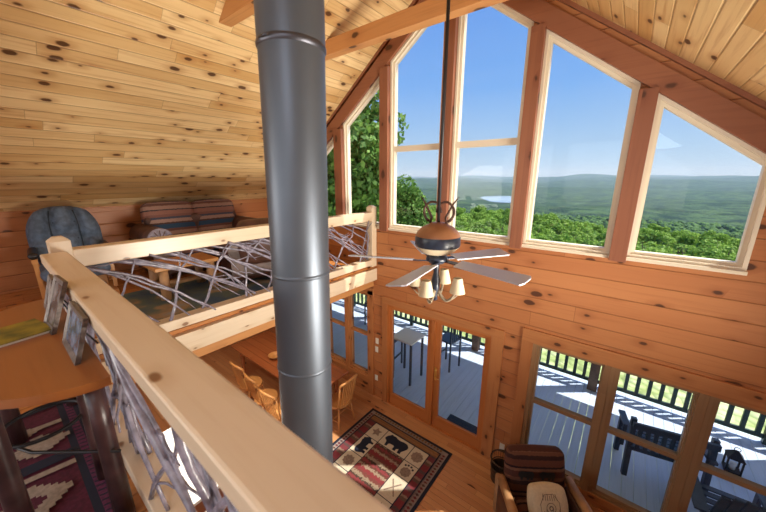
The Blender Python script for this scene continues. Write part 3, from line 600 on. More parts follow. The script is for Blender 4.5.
photo_frame(-1.87, .112, .31, .20, math.radians(0), math.radians(-17), 'dark framed photo with blue image, nearest of the three on the console table', 'pic1')
photo_frame(-2.26, .085, .20, .27, math.radians(3), math.radians(-19), 'dark framed photo leaning back in the middle of the three on the console table', 'pic2')
photo_frame(-2.62, .115, .17, .20, math.radians(0), math.radians(-15), 'dark framed photo farthest along the console table, nearest the corner post', 'pic3')
bk = thing('photo_album', 'flat green and yellow picture book lying on the console table', 'book', (-2.30, -.055, 3.4512), math.radians(12))
M['bookgreen'] = plain('book_green_yellow', (.38, .30, .03), .35, var=.3, vs=9, col2=(.05, .08, .02))
q = MB(); q.box((-.12, -.14, .0), (.12, .14, .012), 'white'); q.build('pages', bk); q = MB(); q.box((-.125, -.145, .012), (.125, .145, .016), 'bookgreen'); q.build('cover', bk)
# kilim
def kilim():
    q = MB(); x0, x1, y0, y1 = -2.88, -.6, -1.15, .155; z = 2.7005
    q.box((x0, y0, z), (x1, y1, z+.008), 'kil_m', g=1); zz = [z+.0085]
    def P(poly, m): q.face([(p[0], p[1], zz[0]) for p in poly], [(p[0], p[1]) for p in poly], m); zz[0] += .00012
    P([(x0, y1-.10), (x1, y1-.10), (x1, y1), (x0, y1)], 'kil_n'); P([(x0, y1-.068), (x1, y1-.068), (x1, y1-.032), (x0, y1-.032)], 'kil_p')
    for i in range(60):
        x = x0+i*.038; P([(x, y1-.066), (x+.01, y1-.066), (x+.018, y1-.034), (x+.008, y1-.034)], 'kil_n')
    P([(x0, y0), (x0+.03, y0), (x0+.03, y1), (x0, y1)], 'kil_n')
    def step(cx, cy, w, h, m, n=6):
        L_ = []; 
        for i in range(n):
            L_ += [(cx-w+w*i/n, cy-h*(i+1)/n), (cx-w+w*(i+1)/n, cy-h*(i+1)/n)]
        for i in range(n-1, -1, -1): L_ += [(cx+w*(n-i-1)/n, cy-h*(i+1)/n), (cx+w*(n-i)/n, cy-h*(i+1)/n)]
        L_ += [(x, 2*cy-y) for x, y in reversed(L_)]
        vs = [Vector((a, b_, 0)) for a, b_ in L_]
        for t in tessellate_polygon([vs]): q.face([(L_[i][0], L_[i][1], zz[0]) for i in t], [L_[i] for i in t], m)
        zz[0] += .00012
    P([(-2.42, y0), (-2.36, y0), (-2.22, y1-.1), (-2.30, y1-.1)], 'kil_n'); P([(-2.34, y0), (-2.30, y0), (-2.15, y1-.1), (-2.19, y1-.1)], 'kil_c')
    P([(-2.80, y0), (-2.74, y0), (-2.62, y1-.1), (-2.66, y1-.1)], 'kil_c'); P([(-1.75, y0), (-1.70, y0), (-1.55, y1-.1), (-1.62, y1-.1)], 'kil_n')
    for cy in (-.12, -.48, -.85):
        step(-2.46, cy+.06, .10, .13, 'kil_c', 5); step(-2.0, cy, .13, .14, 'kil_c'); step(-2.0, cy, .045, .05, 'kil_m', 3)
        step(-2.64, cy, .06, .09, 'kil_c', 4); step(-1.35, cy, .13, .14, 'kil_c'); step(-1.35, cy, .045, .05, 'kil_m', 3)
    return q.build('kilim_rug')
tag(kilim(), 'maroon, navy and cream patterned kilim rug under the console table', 'rug')
# ------------------------------------------------------------------ loft seating
ac = thing('armchair', 'blue-grey tufted armchair with wooden frame in the loft corner', 'armchair', (-5.55, .60, 2.7), math.radians(-4))
T = Tm((-.28, 0, .42), ry=math.radians(-14))
q = MB()   # tufted back with a rounded outline, face towards +x
NU, NV = 26, 22; gr_ = []
for i in range(NU+1):
    for j in range(NV+1):
        u_ = -1+2*i/NU; v_ = j/NV
        wv = .355*(1-.30*max(0, (v_-.55)/.45)**2.2)*(.86+.14*min(1, v_/.3)); y = u_*wv; z = v_*.74 - .07*abs(u_)**2.5*v_
        gx = min(1, abs(abs(u_)-.38)/.22); gz = min(1, abs(v_-.5)/.12) if abs(u_) < .38 else min(1, abs(v_-.42-.5*0)/.10)
        ed = max(0, 1-abs(u_)**6)*max(0, 1-(abs(2*v_-1))**8)
        x = .02+.19*ed**.5*(.25+.75*(gx**.7)*(.35+.65*gz**.7))
        gr_.append(T @ Vector((x, y, z)))
for sgn in (0, 1):
    for i in range(NU):
        for j in range(NV):
            ids = [i*(NV+1)+j, (i+1)*(NV+1)+j, (i+1)*(NV+1)+j+1, i*(NV+1)+j+1]; pp = [gr_[t] for t in ids]
            if sgn:
                off_ = T.to_3x3() @ Vector((-1, 0, 0)); pp = [Vector(p) + off_*((T.inverted() @ p).x+.03) for p in pp][::-1]
            q.face(pp, [(0, 0)]*4, 'blue', True)
q.build('backrest', ac, weld=True)
q = MB(); yw = lambda u_, v_: u_*.355*(1-.30*max(0, (v_-.55)/.45)**2.2)*(.86+.14*min(1, v_/.3))
for s in (-.38, .38): q.tube([T @ Vector((.085, yw(s, v_/10), v_/10*.74)) for v_ in range(1, 10)], .011, 'bluedark', n=6)
for v_ in (.38, .68): q.tube([T @ Vector((.145, yw(u_/10, v_), v_*.74)) for u_ in range(-3, 4)], .010, 'bluedark', n=6)
for s in (-1, 1): q.tube([T @ Vector((.095, yw(s*u_/10, .5), .37)) for u_ in range(4, 9)], .008, 'bluedark', n=6)
q.build('tufting_seams', ac)
q = MB(); q.cushion((-.28, -.3, .3), (.38, .3, .47), 'blue', .07, puff=.03); q.build('seat', ac)
for s in (-1, 1):
    q = MB(); q.cushion((-.25, s*.33-.045, .60), (.33, s*.33+.045, .67), 'black', .035); ar = q.build('armrest', ac)
    q = MB(); q.box((-.2, s*.33-.02, .1), (-.14, s*.33+.02, .6), 'chairwood'); q.box((.2, s*.33-.02, .1), (.26, s*.33+.02, .6), 'chairwood'); q.box((-.32, s*.33-.025, .55), (.34, s*.33+.025, .6), 'chairwood'); q.build('arm_frame', ac)
    q = MB(); q.box((-.02, s*.30-.015, -.3), (.02, s*.30+.015, .42), 'chairwood', T=Tm((-.34, 0, .45), ry=math.radians(-14))); q.build('back_post', ac)
q = MB(); q.box((-.35, -.34, .0), (.36, -.28, .08), 'chairwood'); q.box((-.35, .28, .0), (.36, .34, .08), 'chairwood'); q.box((-.05, -.28, .03), (.05, .28, .3), 'chairwood'); q.build('base', ac)
def rounded_arm(q, y, m, x0=-.42, x1=.42, zt=.62, r=.13, zb=.1):
    q.box((x0, y-r*.75, zb), (x1, y+r*.75, zt-r), m, g=0); q.tube([(x0, y, zt-r), (x1-.01, y, zt-r)], r, m, n=24)
    return q
ls = thing('loveseat', 'loveseat with striped southwestern back cushions against the knee wall', 'sofa', (-5.74, 2.28, 2.7))
q = MB(); q.box((-.45, -.65, .08), (.38, .65, .32), 'leather', g=1); q.build('base', ls, bevel=.03)
q = MB(); q.cushion((-.48, -.75, .25), (-.22, .75, .92), 'leather', .08, g=1); q.build('back_frame', ls)
for s in (-1, 1):
    q = MB(); rounded_arm(q, s*.76, 'leather', zt=.80, r=.17)
    q.build('arm', ls, bevel=.0)
    q = MB()
    q.lathe([(.0, .012), (.148, .01), (.168, 0), (.168, -.01)], (.415, s*.76, .63), 'twig', 24, T=Matrix.Rotation(PI/2, 4, 'Y'))
    for a in range(12): q.tube([(.43, s*.76, .63), (.43, s*.76+.14*math.cos(a*PI/6), .63+.14*math.sin(a*PI/6))], .006, 'leather', n=5)
    q.build('arm_medallion', ls)
    q = MB(); q.cushion((-.28, s*.30-.29, .32), (.42, s*.30+.29, .50), 'sofa', .06, puff=.02); q.build('seat_cushion', ls)
    q = MB(); q.cushion((-.11, -.36, 0), (.11, .36, .62), 'sofa', .07, T=Tm((-.26, s*.365, .5), ry=math.radians(-14)), puff=.03); q.build('back_cushion', ls)
for sx in (-.4, .33):
    for sy in (-.7, .7):
        q = MB(); q.tube([(sx, sy, 0), (sx, sy, .1)], .03, 'log', n=10); q.build('leg', ls)
cc = thing('club_chair', 'dark brown leather club chair on the loft rug just left of the stove pipe', 'armchair', (-4.48, 2.50, 2.7095), math.radians(165))
q = MB(); q.box((-.38, -.36, .08), (.36, .36, .32), 'leather'); q.build('base', cc, bevel=.03)
q = MB(); q.cushion((-.36, -.28, .3), (.38, .28, .48), 'leather', .06, puff=.02); q.build('seat_cushion', cc)
q = MB(); q.cushion((-.12, -.32, 0), (.12, .32, .62), 'leather', .09, T=Tm((-.34, 0, .32), ry=math.radians(-10)), puff=.02); q.build('backrest', cc)
for s in (-1, 1):
    q = MB(); rounded_arm(q, s*.37, 'leather', zt=.62, r=.10); q.build('arm', cc)
for sx in (-.32, .3):
    for sy in (-.3, .3):
        q = MB(); q.tube([(sx, sy, 0), (sx, sy, .1)], .03, 'log', n=10); q.build('leg', cc)
cf = thing('coffee_table', 'log-legged wooden coffee table on the loft rug', 'table', (-4.66, 1.52, 2.7095))
q = MB(); q.box((-.26, -.38, .38), (.26, .38, .43), 'chairwood', g=1); q.build('tabletop', cf, bevel=.012)
for sx in (-.2, .2):
    for sy in (-.28, .28):
        q = MB(); q.tube([(sx*1.05, sy*1.05, 0), (sx, sy, .2), (sx, sy, .382)], [.06, .053, .05], 'palelog', n=12); q.build('leg', cf)
q = MB(); q.tube([(0, -.28, .14), (0, .28, .14)], .035, 'palelog', n=10); q.tube([(-.2, -.28, .14), (.2, -.28, .14)], .032, 'palelog', n=10); q.tube([(-.2, .28, .14), (.2, .28, .14)], .032, 'palelog', n=10); q.build('stretcher', cf)
q = MB(); q.box((-5.12, .75, 2.7003), (-3.62, 3.45, 2.709), 'loftrug', g=1); tag(q.build('area_rug'), 'blue, green and brown area rug on the loft floor under the coffee table', 'rug')
# ------------------------------------------------------------------ bear rug downstairs
def bear_rug():
    q = MB(); X0, X1, Y0, Y1 = -3.242, -1.61, 1.42, 3.84; q.box((X0, Y0, .0005), (X1, Y1, .008), 'rugblack', g=1)
    z = [.0085]
    def rc(x0, x1, y0, y1, m): q.face([(x0, y0, z[0]), (x1, y0, z[0]), (x1, y1, z[0]), (x0, y1, z[0])], [(x0, y0), (x1, y0), (x1, y1), (x0, y1)], m); z[0] += .00015
    def pg(L_, m):
        for t in tessellate_polygon([[Vector((a, b_, 0)) for a, b_ in L_]]): q.face([(L_[i][0], L_[i][1], z[0]) for i in t], [L_[i] for i in t], m)
        z[0] += .00015
    rc(X0+.045, X1-.045, Y0+.045, Y1-.045, 'rugzig')
    # zigzag
    for (a, b_, ax) in ((X0+.045, X0+.125, 'y'), (X1-.125, X1-.045, 'y')):
        y = Y0+.08
        while y < Y1-.1:
            c = (a+b_)/2; pg([(c-.03, y), (c, y-.022), (c+.03, y), (c, y+.022)], 'rugside'); y += .055
    for (a, b_) in ((Y0+.045, Y0+.125), (Y1-.125, Y1-.045)):
        x = X0+.15
        while x < X1-.14:
            c = (a+b_)/2; pg([(x-.022, c), (x, c-.03), (x+.022, c), (x, c+.03)], 'rugband'); x += .055
    rc(X0+.13, X1-.13, Y0+.13, Y1-.13, 'rugblack'); rc(X0+.15, X1-.15, Y0+.15, Y1-.15, 'rugside')
    rc(X0+.15, X1-.15, Y1-.245, Y1-.15, 'rugband'); rc(X0+.15, X1-.15, Y0+.15, Y0+.245, 'rugband')
    rc(-2.955, -1.865, Y0+.25, Y1-.25, 'rugblack')
    g_ = .012; xs = (-2.945, -2.665, -2.14, -1.875)
    cells = [(xs[0], xs[1], 3.265, 3.575, 'rugcream'), (xs[1], xs[2], 3.265, 3.575, 'rugcream'), (xs[2], xs[3], 3.265, 3.575, 'rugcream'),
             (xs[0], xs[1], 2.89, 3.265, 'rugcream'), (xs[0], xs[1], 2.58, 2.89, 'rugcream'), (xs[0], xs[1], 2.28, 2.58, 'rugcream'), (xs[0], xs[1], 1.98, 2.28, 'rugcream'), (xs[0], xs[1], 1.68, 1.98, 'rugcream'),
             (xs[2], xs[3], 2.99, 3.265, 'rugcream'), (xs[2], xs[3], 2.605, 2.99, 'rugcream'), (xs[2], xs[3], 2.3, 2.605, 'rugcream'), (xs[2], xs[3], 1.98, 2.3, 'rugcream'), (xs[2], xs[3], 1.68, 1.98, 'rugcream'),
             (xs[1], xs[2], 1.68, 1.98, 'rugcream'), (xs[1], xs[2], 1.98, 3.265, 'rugfield')]
    for x0, x1, y0, y1, m in cells: rc(x0+g_/2, x1-g_/2, y0+g_/2, y1-g_/2, m)
    bear = [(-.20, .03), (-.205, .0), (-.19, -.02), (-.165, -.03), (-.15, -.05), (-.14, -.10), (-.145, -.115), (-.10, -.115), (-.10, -.07), (-.085, -.05), (-.03, -.045), (.0, -.05), (.0, -.115), (.05, -.115), (.05, -.07), (.08, -.05), (.09, -.115), (.14, -.115), (.135, -.07), (.16, -.03), (.185, .02), (.18, .06), (.14, .095), (.08, .10), (.02, .085), (-.03, .09), (-.08, .11), (-.12, .10), (-.135, .115), (-.155, .105), (-.16, .085), (-.185, .06)]
    def sil(L_, cx, cy, s, rz, m):
        c, d = math.cos(rz), math.sin(rz); pg([(cx+s*(a*c-b_*d), cy+s*(a*d+b_*c)) for a, b_ in L_], m)
    sil(bear, -2.40, 3.42, 1.08, 0, 'rugblack'); sil([(-a, b_) for a, b_ in bear][::-1], -2.80, 3.08, .9, math.radians(90), 'rugblack')
    def blob(cx, cy, r1, r2, n, m): pg([(cx+(r1 if i % 2 else r2)*math.cos(PI*i/n), cy+(r1 if i % 2 else r2)*math.sin(PI*i/n)) for i in range(2*n)], m)
    blob(-2.805, 3.42, .095, .05, 5, 'rugtaupe'); blob(-2.005, 3.42, .10, .085, 10, 'rugtaupe'); blob(-2.805, 2.735, .10, .08, 9, 'rugtaupe'); blob(-2.805, 2.43, .09, .05, 5, 'rugtaupe')
    blob(-2.005, 3.10, .085, .075, 9, 'rugtaupe')
    for dx, dy in ((-.06, .09), (-.02, .11), (.03, .11), (.07, .08)): blob(-2.005+dx, 3.11+dy, .018, .018, 4, 'rugblack')
    for s in (-1, 1): pg([(-2.01-.09*s, 2.70), (-2.01-.075*s, 2.69), (-2.01+.08*s, 2.90), (-2.01+.065*s, 2.915)], 'rugtaupe')
    pg([(-2.06, 2.37), (-1.95, 2.37), (-2.005, 2.55)], 'rugblack'); sil(bear, -2.40, 1.83, 1.0, PI, 'rugblack')
    return q.build('bear_rug')
tag(bear_rug(), 'black-bordered lodge rug with black bears and red stripes before the patio door', 'rug')
# ------------------------------------------------------------------ dining set
dt = thing('dining_table', 'long dark reddish dining table under the loft', 'table', (-4.93, 3.15, 0))
q = MB(); q.box((-1.30, -.45, .71), (1.30, .45, .75), 'dining', g=0); q.build('tabletop', dt, bevel=.008)
q = MB(); q.box((-1.15, -.36, .62), (1.15, .36, .71), 'dining', g=0); q.build('apron', dt)
for sx in (-1, 1):
    for sy in (-1, 1):
        q = MB(); q.lathe([(.03, 0), (.028, .08), (.045, .2), (.03, .3), (.045, .5), (.04, .64)], (sx*1.1, sy*.32, 0), 'dining', 12); q.build('leg', dt)
def windsor(x, y, rz, label, first=[None]):
    if first[0] is not None:
        o = copy_tree(first[0]); o.location = (x, y, 0); o.rotation_euler = (0, 0, rz); o['label'] = label; return o
    t = thing('windsor_chair', label, 'chair', (x, y, 0), rz, 'chairs around the dining table'); first[0] = t     # faces +y
    pl = [(.21*math.cos(a)*(1+.06*math.cos(2*a)), .20*math.sin(a)) for a in [2*PI*i/24 for i in range(24)]]
    q = MB(); q.prism(pl, lambda u, v, d: (u, v, d), .42, .455, 'chairwood'); q.build('seat', t, bevel=.008)
    for sx in (-1, 1):
        for sy in (-1, 1):
            q = MB(); q.tube([(sx*.20, sy*.19, 0), (sx*.175, sy*.165, .15), (sx*.14, sy*.13, .43)], [.012, .019, .014], 'chairwood', n=8); q.build('leg', t)
    q = MB(); q.tube([(-.18, 0, .16), (.18, 0, .16)], .01, 'chairwood', n=6); q.tube([(-.18, -.17, .18), (-.18, .17, .18)], .009, 'chairwood', n=6); q.tube([(.18, -.17, .18), (.18, .17, .18)], .009, 'chairwood', n=6); q.build('stretcher', t)
    q = MB()
    q.tube([(-.21, -.24, .93), (-.10, -.265, .95), (0, -.275, .955), (.10, -.265, .95), (.21, -.24, .93)], .022, 'chairwood', n=8)
    q.tube([(-.17, -.15, .44), (-.20, -.235, .93)], .014, 'chairwood', n=8); q.tube([(.17, -.15, .44), (.20, -.235, .93)], .014, 'chairwood', n=8); q.build('back_frame', t)
    for i in range(6):
        s = -.125+.05*i; q = MB(); q.box((s-.011, -.003, 0), (s+.011, .003, .50), 'chairwood', T=Tm((0, -.17, .45), rx=math.radians(11))); q.build('spindle', t)
    return t
windsor(-5.15, 2.52, .05, 'slat-back wooden chair at the table side, farthest left of the three')
windsor(-4.58, 2.48, -.05, 'slat-back wooden chair at the table side, middle of the three')
windsor(-4.05, 2.44, .1, 'slat-back wooden chair at the table side, nearest the stove pipe')
windsor(-3.50, 3.22, math.radians(92), 'slat-back wooden chair at the end of the dining table beside the bear rug')
windsor(-5.5, 3.78, PI, 'slat-back chair on the far side of the dining table')
q = MB(); q.lathe([(.0, 0), (.05, .002), (.10, .05), (.13, .075), (.12, .075), (.09, .045), (0, .02)], (0, 0, 0), 'chairwood', 24); o = q.build('wooden_bowl', loc=(-5.08, 3.02, .7505)); tag(o, 'small pale wooden bowl on the dining table', 'bowl')
# low white-topped counter made up to give the blown-out bright patch below the walkway corner
ki = thing('bright_patch_counter', 'white-topped counter standing in for the blown-out bright patch under the loft', 'counter', (-3.55, 1.15, 0))
q = MB(); q.box((-.85, -.35, .08), (.40, .22, .88), 'cedar'); q.build('cabinet', ki); q = MB(); q.box((-.9, -.4, .88), (.45, .27, .92), 'ivory'); q.build('worktop', ki, bevel=.006)
l = bpy.data.lights.new('bright_patch_spot', 'SPOT'); l.energy = 260; l.spot_size = math.radians(75); l.color = (1, .93, .82); l.shadow_soft_size = .08  # added spot that whitens the worktop, no fixture goes with it
o = bpy.data.objects.new('bright_patch_spot', l); C.objects.link(o); o.location = (-3.8, 1.15, 2.4)
# wall plates
for x, z, lab in ((-3.39, 1.22, 'upper cream switch plate between window and patio door'), (-3.40, 1.04, 'lower cream outlet plate under the switch by the patio door'), (-3.41, .42, 'cream outlet plate low on the wall left of the patio door'), (-.97, .30, 'cream outlet plate behind the wire basket right of the patio door')):
    q = MB(); q.box((-.035, -.006, -.058), (.035, 0, .058), 'white', g=2); q.box((-.008, -.010, -.02), (.008, -.006, .02), 'ivory'); tag(q.build('wall_plate', loc=(x, YG-.0005, z)), lab, 'wall plate')
# ------------------------------------------------------------------ lodge armchair, pillow, basket
la = thing('lodge_armchair', 'brown lodge-print armchair with log arms before the lower windows', 'armchair', (-.19, 3.28, 0), math.radians(-54))
q = MB(); q.box((-.34, -.30, .18), (.36, .30, .32), 'leather'); q.build('base', la, bevel=.02)
q = MB(); q.cushion((-.30, -.29, .30), (.40, .29, .46), 'bearfab', .06, puff=.02); q.build('seat_cushion', la)
q = MB(); T = Tm((-.36, 0, .38), ry=math.radians(-14)); q.cushion((-.09, -.345, 0), (.09, .345, .60), 'bearfab', .07, T=T, puff=.02)
for cy in (-.14, .11):
    L_ = [(cy+a*.5, .33+b_*.5) for a, b_ in [(-.20, .03), (-.19, -.02), (-.15, -.05), (-.14, -.11), (-.10, -.11), (-.085, -.05), (0, -.05), (0, -.11), (.05, -.11), (.08, -.05), (.09, -.11), (.14, -.11), (.185, .02), (.14, .095), (-.03, .09), (-.12, .10), (-.185, .06)]]
    for t in tessellate_polygon([[Vector((a, b_, 0)) for a, b_ in L_]]): q.face([T @ Vector((.122, L_[i][0], L_[i][1])) for i in t], [(0, 0)]*3, 'black')
q.build('backrest', la)
for s in (-1, 1):
    q = MB(); q.cushion((-.36, s*.40-.06, .16), (.36, s*.40+.06, .56), 'leather', .03); q.build('arm', la)
    q = MB(); q.tube([(-.40, s*.41, .60), (.0, s*.415, .605), (.42, s*.41, .58)], [.05, .055, .05], 'palelog', n=12); q.tube([(.38, s*.44, .0), (.38, s*.44, .58)], .04, 'palelog', n=10); q.tube([(-.36, s*.44, .0), (-.40, s*.44, .62)], .04, 'palelog', n=10); q.build('log_frame', la)
pw = thing('throw_pillow', 'pale cream throw pillow with a dark sketched print on the lodge armchair', 'pillow', (-.16, 3.24, .475), math.radians(-54))
T = Tm((-.02, 0, 0), ry=math.radians(-32)); q = MB(); q.cushion((-.055, -.19, 0), (.055, .19, .36), 'pillow', .03, T=T, puff=.035); q.build('cushion', pw)
q = MB()
def pstroke(pts, r): q.tube([T @ Vector((.055+.038*(1-(y/.19)**2)*(1-((z-.18)/.18)**2), y, z)) for y, z in pts], r, 'sketch', n=5)
pstroke([(.05*math.cos(a), .17+.05*math.sin(a)) for a in [2*PI*i/14 for i in range(15)]], .003); pstroke([(.02*math.cos(a), .17+.02*math.sin(a)) for a in [2*PI*i/8 for i in range(9)]], .005)
for i in range(9): pstroke([(-.09+.022*i, .05), (-.10+.024*i, .12+.02*(i % 3))], .003)
for i in range(7): pstroke([(-.08+.026*i, .24), (-.07+.022*i, .30-.015*(i % 2))], .003)
pstroke([(-.1, .1), (-.11, .2), (-.06, .29), (.04, .3), (.1, .22), (.1, .12)], .003); q.build('print', pw)
bs = thing('wire_basket', 'round dark wire basket on the floor beside the lodge armchair', 'basket', (-.88, 3.88, 0))
q = MB()
for z, r in ((.01, .13), (.12, .14), (.24, .15), (.36, .155)): q.tube([(r*math.cos(2*PI*i/24), r*math.sin(2*PI*i/24), z) for i in range(25)], .006 if z < .3 else .011, 'basket', n=6, cap=False)
for i in range(28):
    a = 2*PI*i/28; q.tube([(.13*math.cos(a), .13*math.sin(a), .01), (.155*math.cos(a), .155*math.sin(a), .36)], .003, 'basket', n=4)
q.lathe([(0, .012), (.125, .012), (.135, .02), (.145, .22)], (0, 0, 0), 'basket', 20); q.build('body', bs)
q = MB(); q.tube([(.155*math.cos(a), 0, .36+.0+.12*math.sin(a)) for a in [PI*i/14 for i in range(15)]], .008, 'basket', n=6); q.build('handle', bs)
# blue glossy lamp/toy edge at the picture foot
tb = thing('glass_table', 'blue glass-topped side table by the lower windows at the picture foot', 'table', (.93, 3.52, 0))
M['blueglass'] = plain('blue_glass', (.05, .12, .25), .08, spec=.9, coat=.5)
q = MB(); q.lathe([(0, .74), (.28, .74), (.30, .755), (.28, .77), (0, .77)], (0, 0, 0), 'blueglass', 32); q.build('tabletop', tb)
for i in range(3):
    a = 2*PI*i/3; q = MB(); q.tube([(.2*math.cos(a), .2*math.sin(a), 0), (.14*math.cos(a), .14*math.sin(a), .74)], .015, 'iron', n=8); q.build('leg', tb)
# ------------------------------------------------------------------ porch
q = MB(); x = -9.0; i = 0; DZ = -.12
while x < 6:
    q.box((x, YG+.2, DZ-.03), (x+.137, 7.55, DZ), 'deck', g=1); x += .142; i += 1
struct(q.build('porch_deck'))
q = MB(); q.box((-9, 7.42, DZ-.28), (6, 7.5, DZ-.03), 'brownpost'); q.box((-9, YG+.2, DZ-.28), (6, YG+.26, DZ-.03), 'brownpost'); struct(q.build('deck_joists'))
YR = 7.42
rr_ = thing('porch_railing', 'dark green porch railing of upright balusters along the deck edge', 'railing', (-1.5, YR, DZ))
q = MB(); q.box((-7.4, -.045, .86), (7.4, .045, .90), 'deckgreen', g=0); q.box((-7.4, -.02, .78), (7.4, .02, .86), 'deckgreen', g=0); q.build('top_rail', rr_)
q = MB(); q.box((-7.4, -.02, .09), (7.4, .02, .16), 'deckgreen', g=0); q.build('bottom_rail', rr_)
x = -6.3; nb = 0
b0 = MB(); b0.box((-.03, -.025, .15), (.03, .025, .79), 'deckgreen', g=2); b0 = b0.build('baluster', rr_); b0.location = (x, 0, 0)
while nb < 70:
    nb += 1; c = b0.copy(); C.objects.link(c); c.location = (x+nb*.18, 0, 0)
for px in (-5.6, -3.2, .0+.0, 1.62, 3.9, 5.6):
    q = MB(); q.box((px-.045, -.045, 0), (px+.045, .045, .88), 'deckgreen', g=2); q.build('post', rr_)
for px, lab in ((-5.6, 'square brown porch post left of the patio doors, beyond the deck tables'), (-2.62, 'square brown porch post seen through the patio door by the railing'), (-.06, 'thick square brown porch post seen through the leftmost lower window'), (2.9, 'square brown porch post toward the right end of the deck')):
    q = MB(); q.box((px-.085, 7.20, DZ), (px+.085, 7.365, 2.5), 'brownpost', g=2); tag(q.build('porch_post', bevel=.008), lab, 'post')
q = MB()
q.prism([(YG+.17, 3.10), (7.55, 2.50), (7.55, 2.62), (YG+.17, 3.24)], lambda a, b_, d: (d, a, b_), -9, 6, 'porch'); struct(q.build('porch_roof'))
# porch furniture
def slat_bench():
    t = thing('slatted_bench', 'dark slatted garden bench on the deck facing the railing', 'bench', (.90, 5.58, DZ), math.radians(12)); t.scale = (1.1, 1.1, 1.1)
    for s in (-1, 1):
        q = MB(); q.box((s*.40-.03, -.28, 0), (s*.40+.03, -.22, .86), 'deckchair', T=Tm((0, 0, 0), rx=math.radians(-4))); q.box((s*.40-.03, .2, 0), (s*.40+.03, .26, .6), 'deckchair'); q.box((s*.40-.04, -.28, .58), (s*.40+.04, .32, .61), 'deckchair'); q.build('arm_frame', t)
    q = MB()
    for i in range(6): q.box((-.40, -.22+i*.08, .40), (.40, -.16+i*.08, .42), 'deckchair')
    q.build('seat', t)
    q = MB(); q.box((-.42, -.29, .78), (.42, -.25, .86), 'deckchair', g=0); q.box((-.40, -.27, .46), (.40, -.24, .50), 'deckchair', g=0); bk_ = q.build('backrest', t)
    for i in range(10):
        q = MB(); x_ = -.50+i*.083; q.box((x_-.022, -.28, .48), (x_+.022, -.262, .80), 'deckchair', g=2); q.build('slat', bk_)
    return t
slat_bench()
def adirondack(x, y, rz, label):
    t = thing('adirondack_chair', label, 'chair', (x, y, DZ), rz, 'dark garden chairs on the deck')      # faces +y
    q = MB()
    for i in range(6):
        s = -.22+i*.088; h = .78-.9*abs(s)**1.6*1.2; q.box((s-.038, -.012, 0), (s+.038, .012, h), 'deckchair', g=2, T=Tm((0, -.18, .25), rx=math.radians(20)))
    q.build('backrest', t)
    q = MB()
    for i in range(6): q.box((-.26, -.18+i*.09, .27+i*.02), (.26, -.105+i*.09, .29+i*.02), 'deckchair')
    q.build('seat', t)
    for s in (-1, 1):
        q = MB(); q.box((s*.34-.065, -.34, .54), (s*.34+.065, .38, .565), 'deckchair', g=1); q.build('armrest', t)
        q = MB(); q.box((s*.30-.02, .28, 0), (s*.30+.02, .36, .54), 'deckchair', g=2); q.build('leg', t)
        q = MB(); q.box((s*.29-.02, -.45, 0), (s*.29+.02, -.37, .54), 'deckchair', g=2); q.build('leg', t)
    return t
adirondack(1.52, 4.92, math.radians(4), 'dark blue adirondack chair just outside the rightmost lower window')
adirondack(2.62, 6.0, math.radians(60), 'dark blue adirondack chair at the right edge beyond the lantern')
ln = thing('lantern', 'small black house-shaped lantern standing on the deck', 'lantern', (1.83, 6.35, DZ))
q = MB(); q.box((-.09, -.09, 0), (.09, .09, .03), 'iron')
for sx in (-1, 1):
    for sy in (-1, 1): q.box((sx*.08-.01, sy*.08-.01, .03), (sx*.08+.01, sy*.08+.01, .24), 'iron')
q.build('frame', ln)
q = MB(); q.lathe([(.14, .24), (.05, .33), (.03, .35), (0, .36)], (0, 0, 0), 'iron', 4, sm=False, T=Matrix.Rotation(PI/4, 4, 'Z')); q.build('roof', ln)
q = MB(); q.tube([(.035*math.cos(a), 0, .375+.035*math.sin(a)) for a in [2*PI*i/12 for i in range(13)]], .005, 'iron', n=5); q.build('ring', ln)
q = MB(); q.tube([(0, 0, .03), (0, 0, .14)], .035, 'ivory', n=12); q.build('candle', ln)
# pub table with stools, left of the doors
pt2 = thing('pub_table', 'tall dark deck table with a pale top seen through the left patio door', 'table', (-3.38, 5.2, DZ))
q = MB(); q.box((-.27, -.27, .98), (.27, .27, 1.01), 'ivory'); q.build('tabletop', pt2)
for sx in (-1, 1):
    for sy in (-1, 1):
        q = MB(); q.box((sx*.23-.02, sy*.23-.02, 0), (sx*.23+.02, sy*.23+.02, .98), 'deckchair', g=2); q.build('leg', pt2)
def barchair(x, y, rz, label, first=[None]):
    if first[0] is not None:
        o = copy_tree(first[0]); o.location = (x, y, DZ); o.rotation_euler = (0, 0, rz); o['label'] = label; return o
    t = thing('bar_chair', label, 'chair', (x, y, DZ), rz, 'tall deck chairs round the pub table'); first[0] = t
    q = MB(); q.box((-.2, -.2, .70), (.2, .2, .73), 'deckchair'); q.build('seat', t)
    for sx in (-1, 1):
        for sy in (-1, 1):
            q = MB(); q.box((sx*.19-.016, sy*.19-.016, 0), (sx*.19+.016, sy*.19+.016, .70 if sy > 0 else 1.15), 'deckchair', g=2); q.build('leg', t)
    q = MB(); q.box((-.19, -.2, 1.08), (.19, -.18, 1.15), 'deckchair'); 
    for i in range(4): q.box((-.12+i*.08-.01, -.2, .73), (-.12+i*.08+.01, -.185, 1.1), 'deckchair', g=2)
    q.build('backrest', t); q = MB(); q.box((-.19, .17, .28), (.19, .2, .31), 'deckchair'); q.build('footrest', t); return t
barchair(-2.86, 6.15, math.radians(80), 'tall dark deck chair right of the pub table, behind the door stile')
barchair(-3.95, 5.35, math.radians(-85), 'tall dark deck chair left of the pub table')
barchair(-5.6, 6.7, math.radians(170), 'tall dark deck chair seen through the window under the loft')
q = MB(); q.box((-2.08, 4.38, DZ), (-1.36, 4.74, DZ+.012), 'mat', g=0); tag(q.build('doormat'), 'dark blue doormat on the deck outside the right patio door', 'doormat')
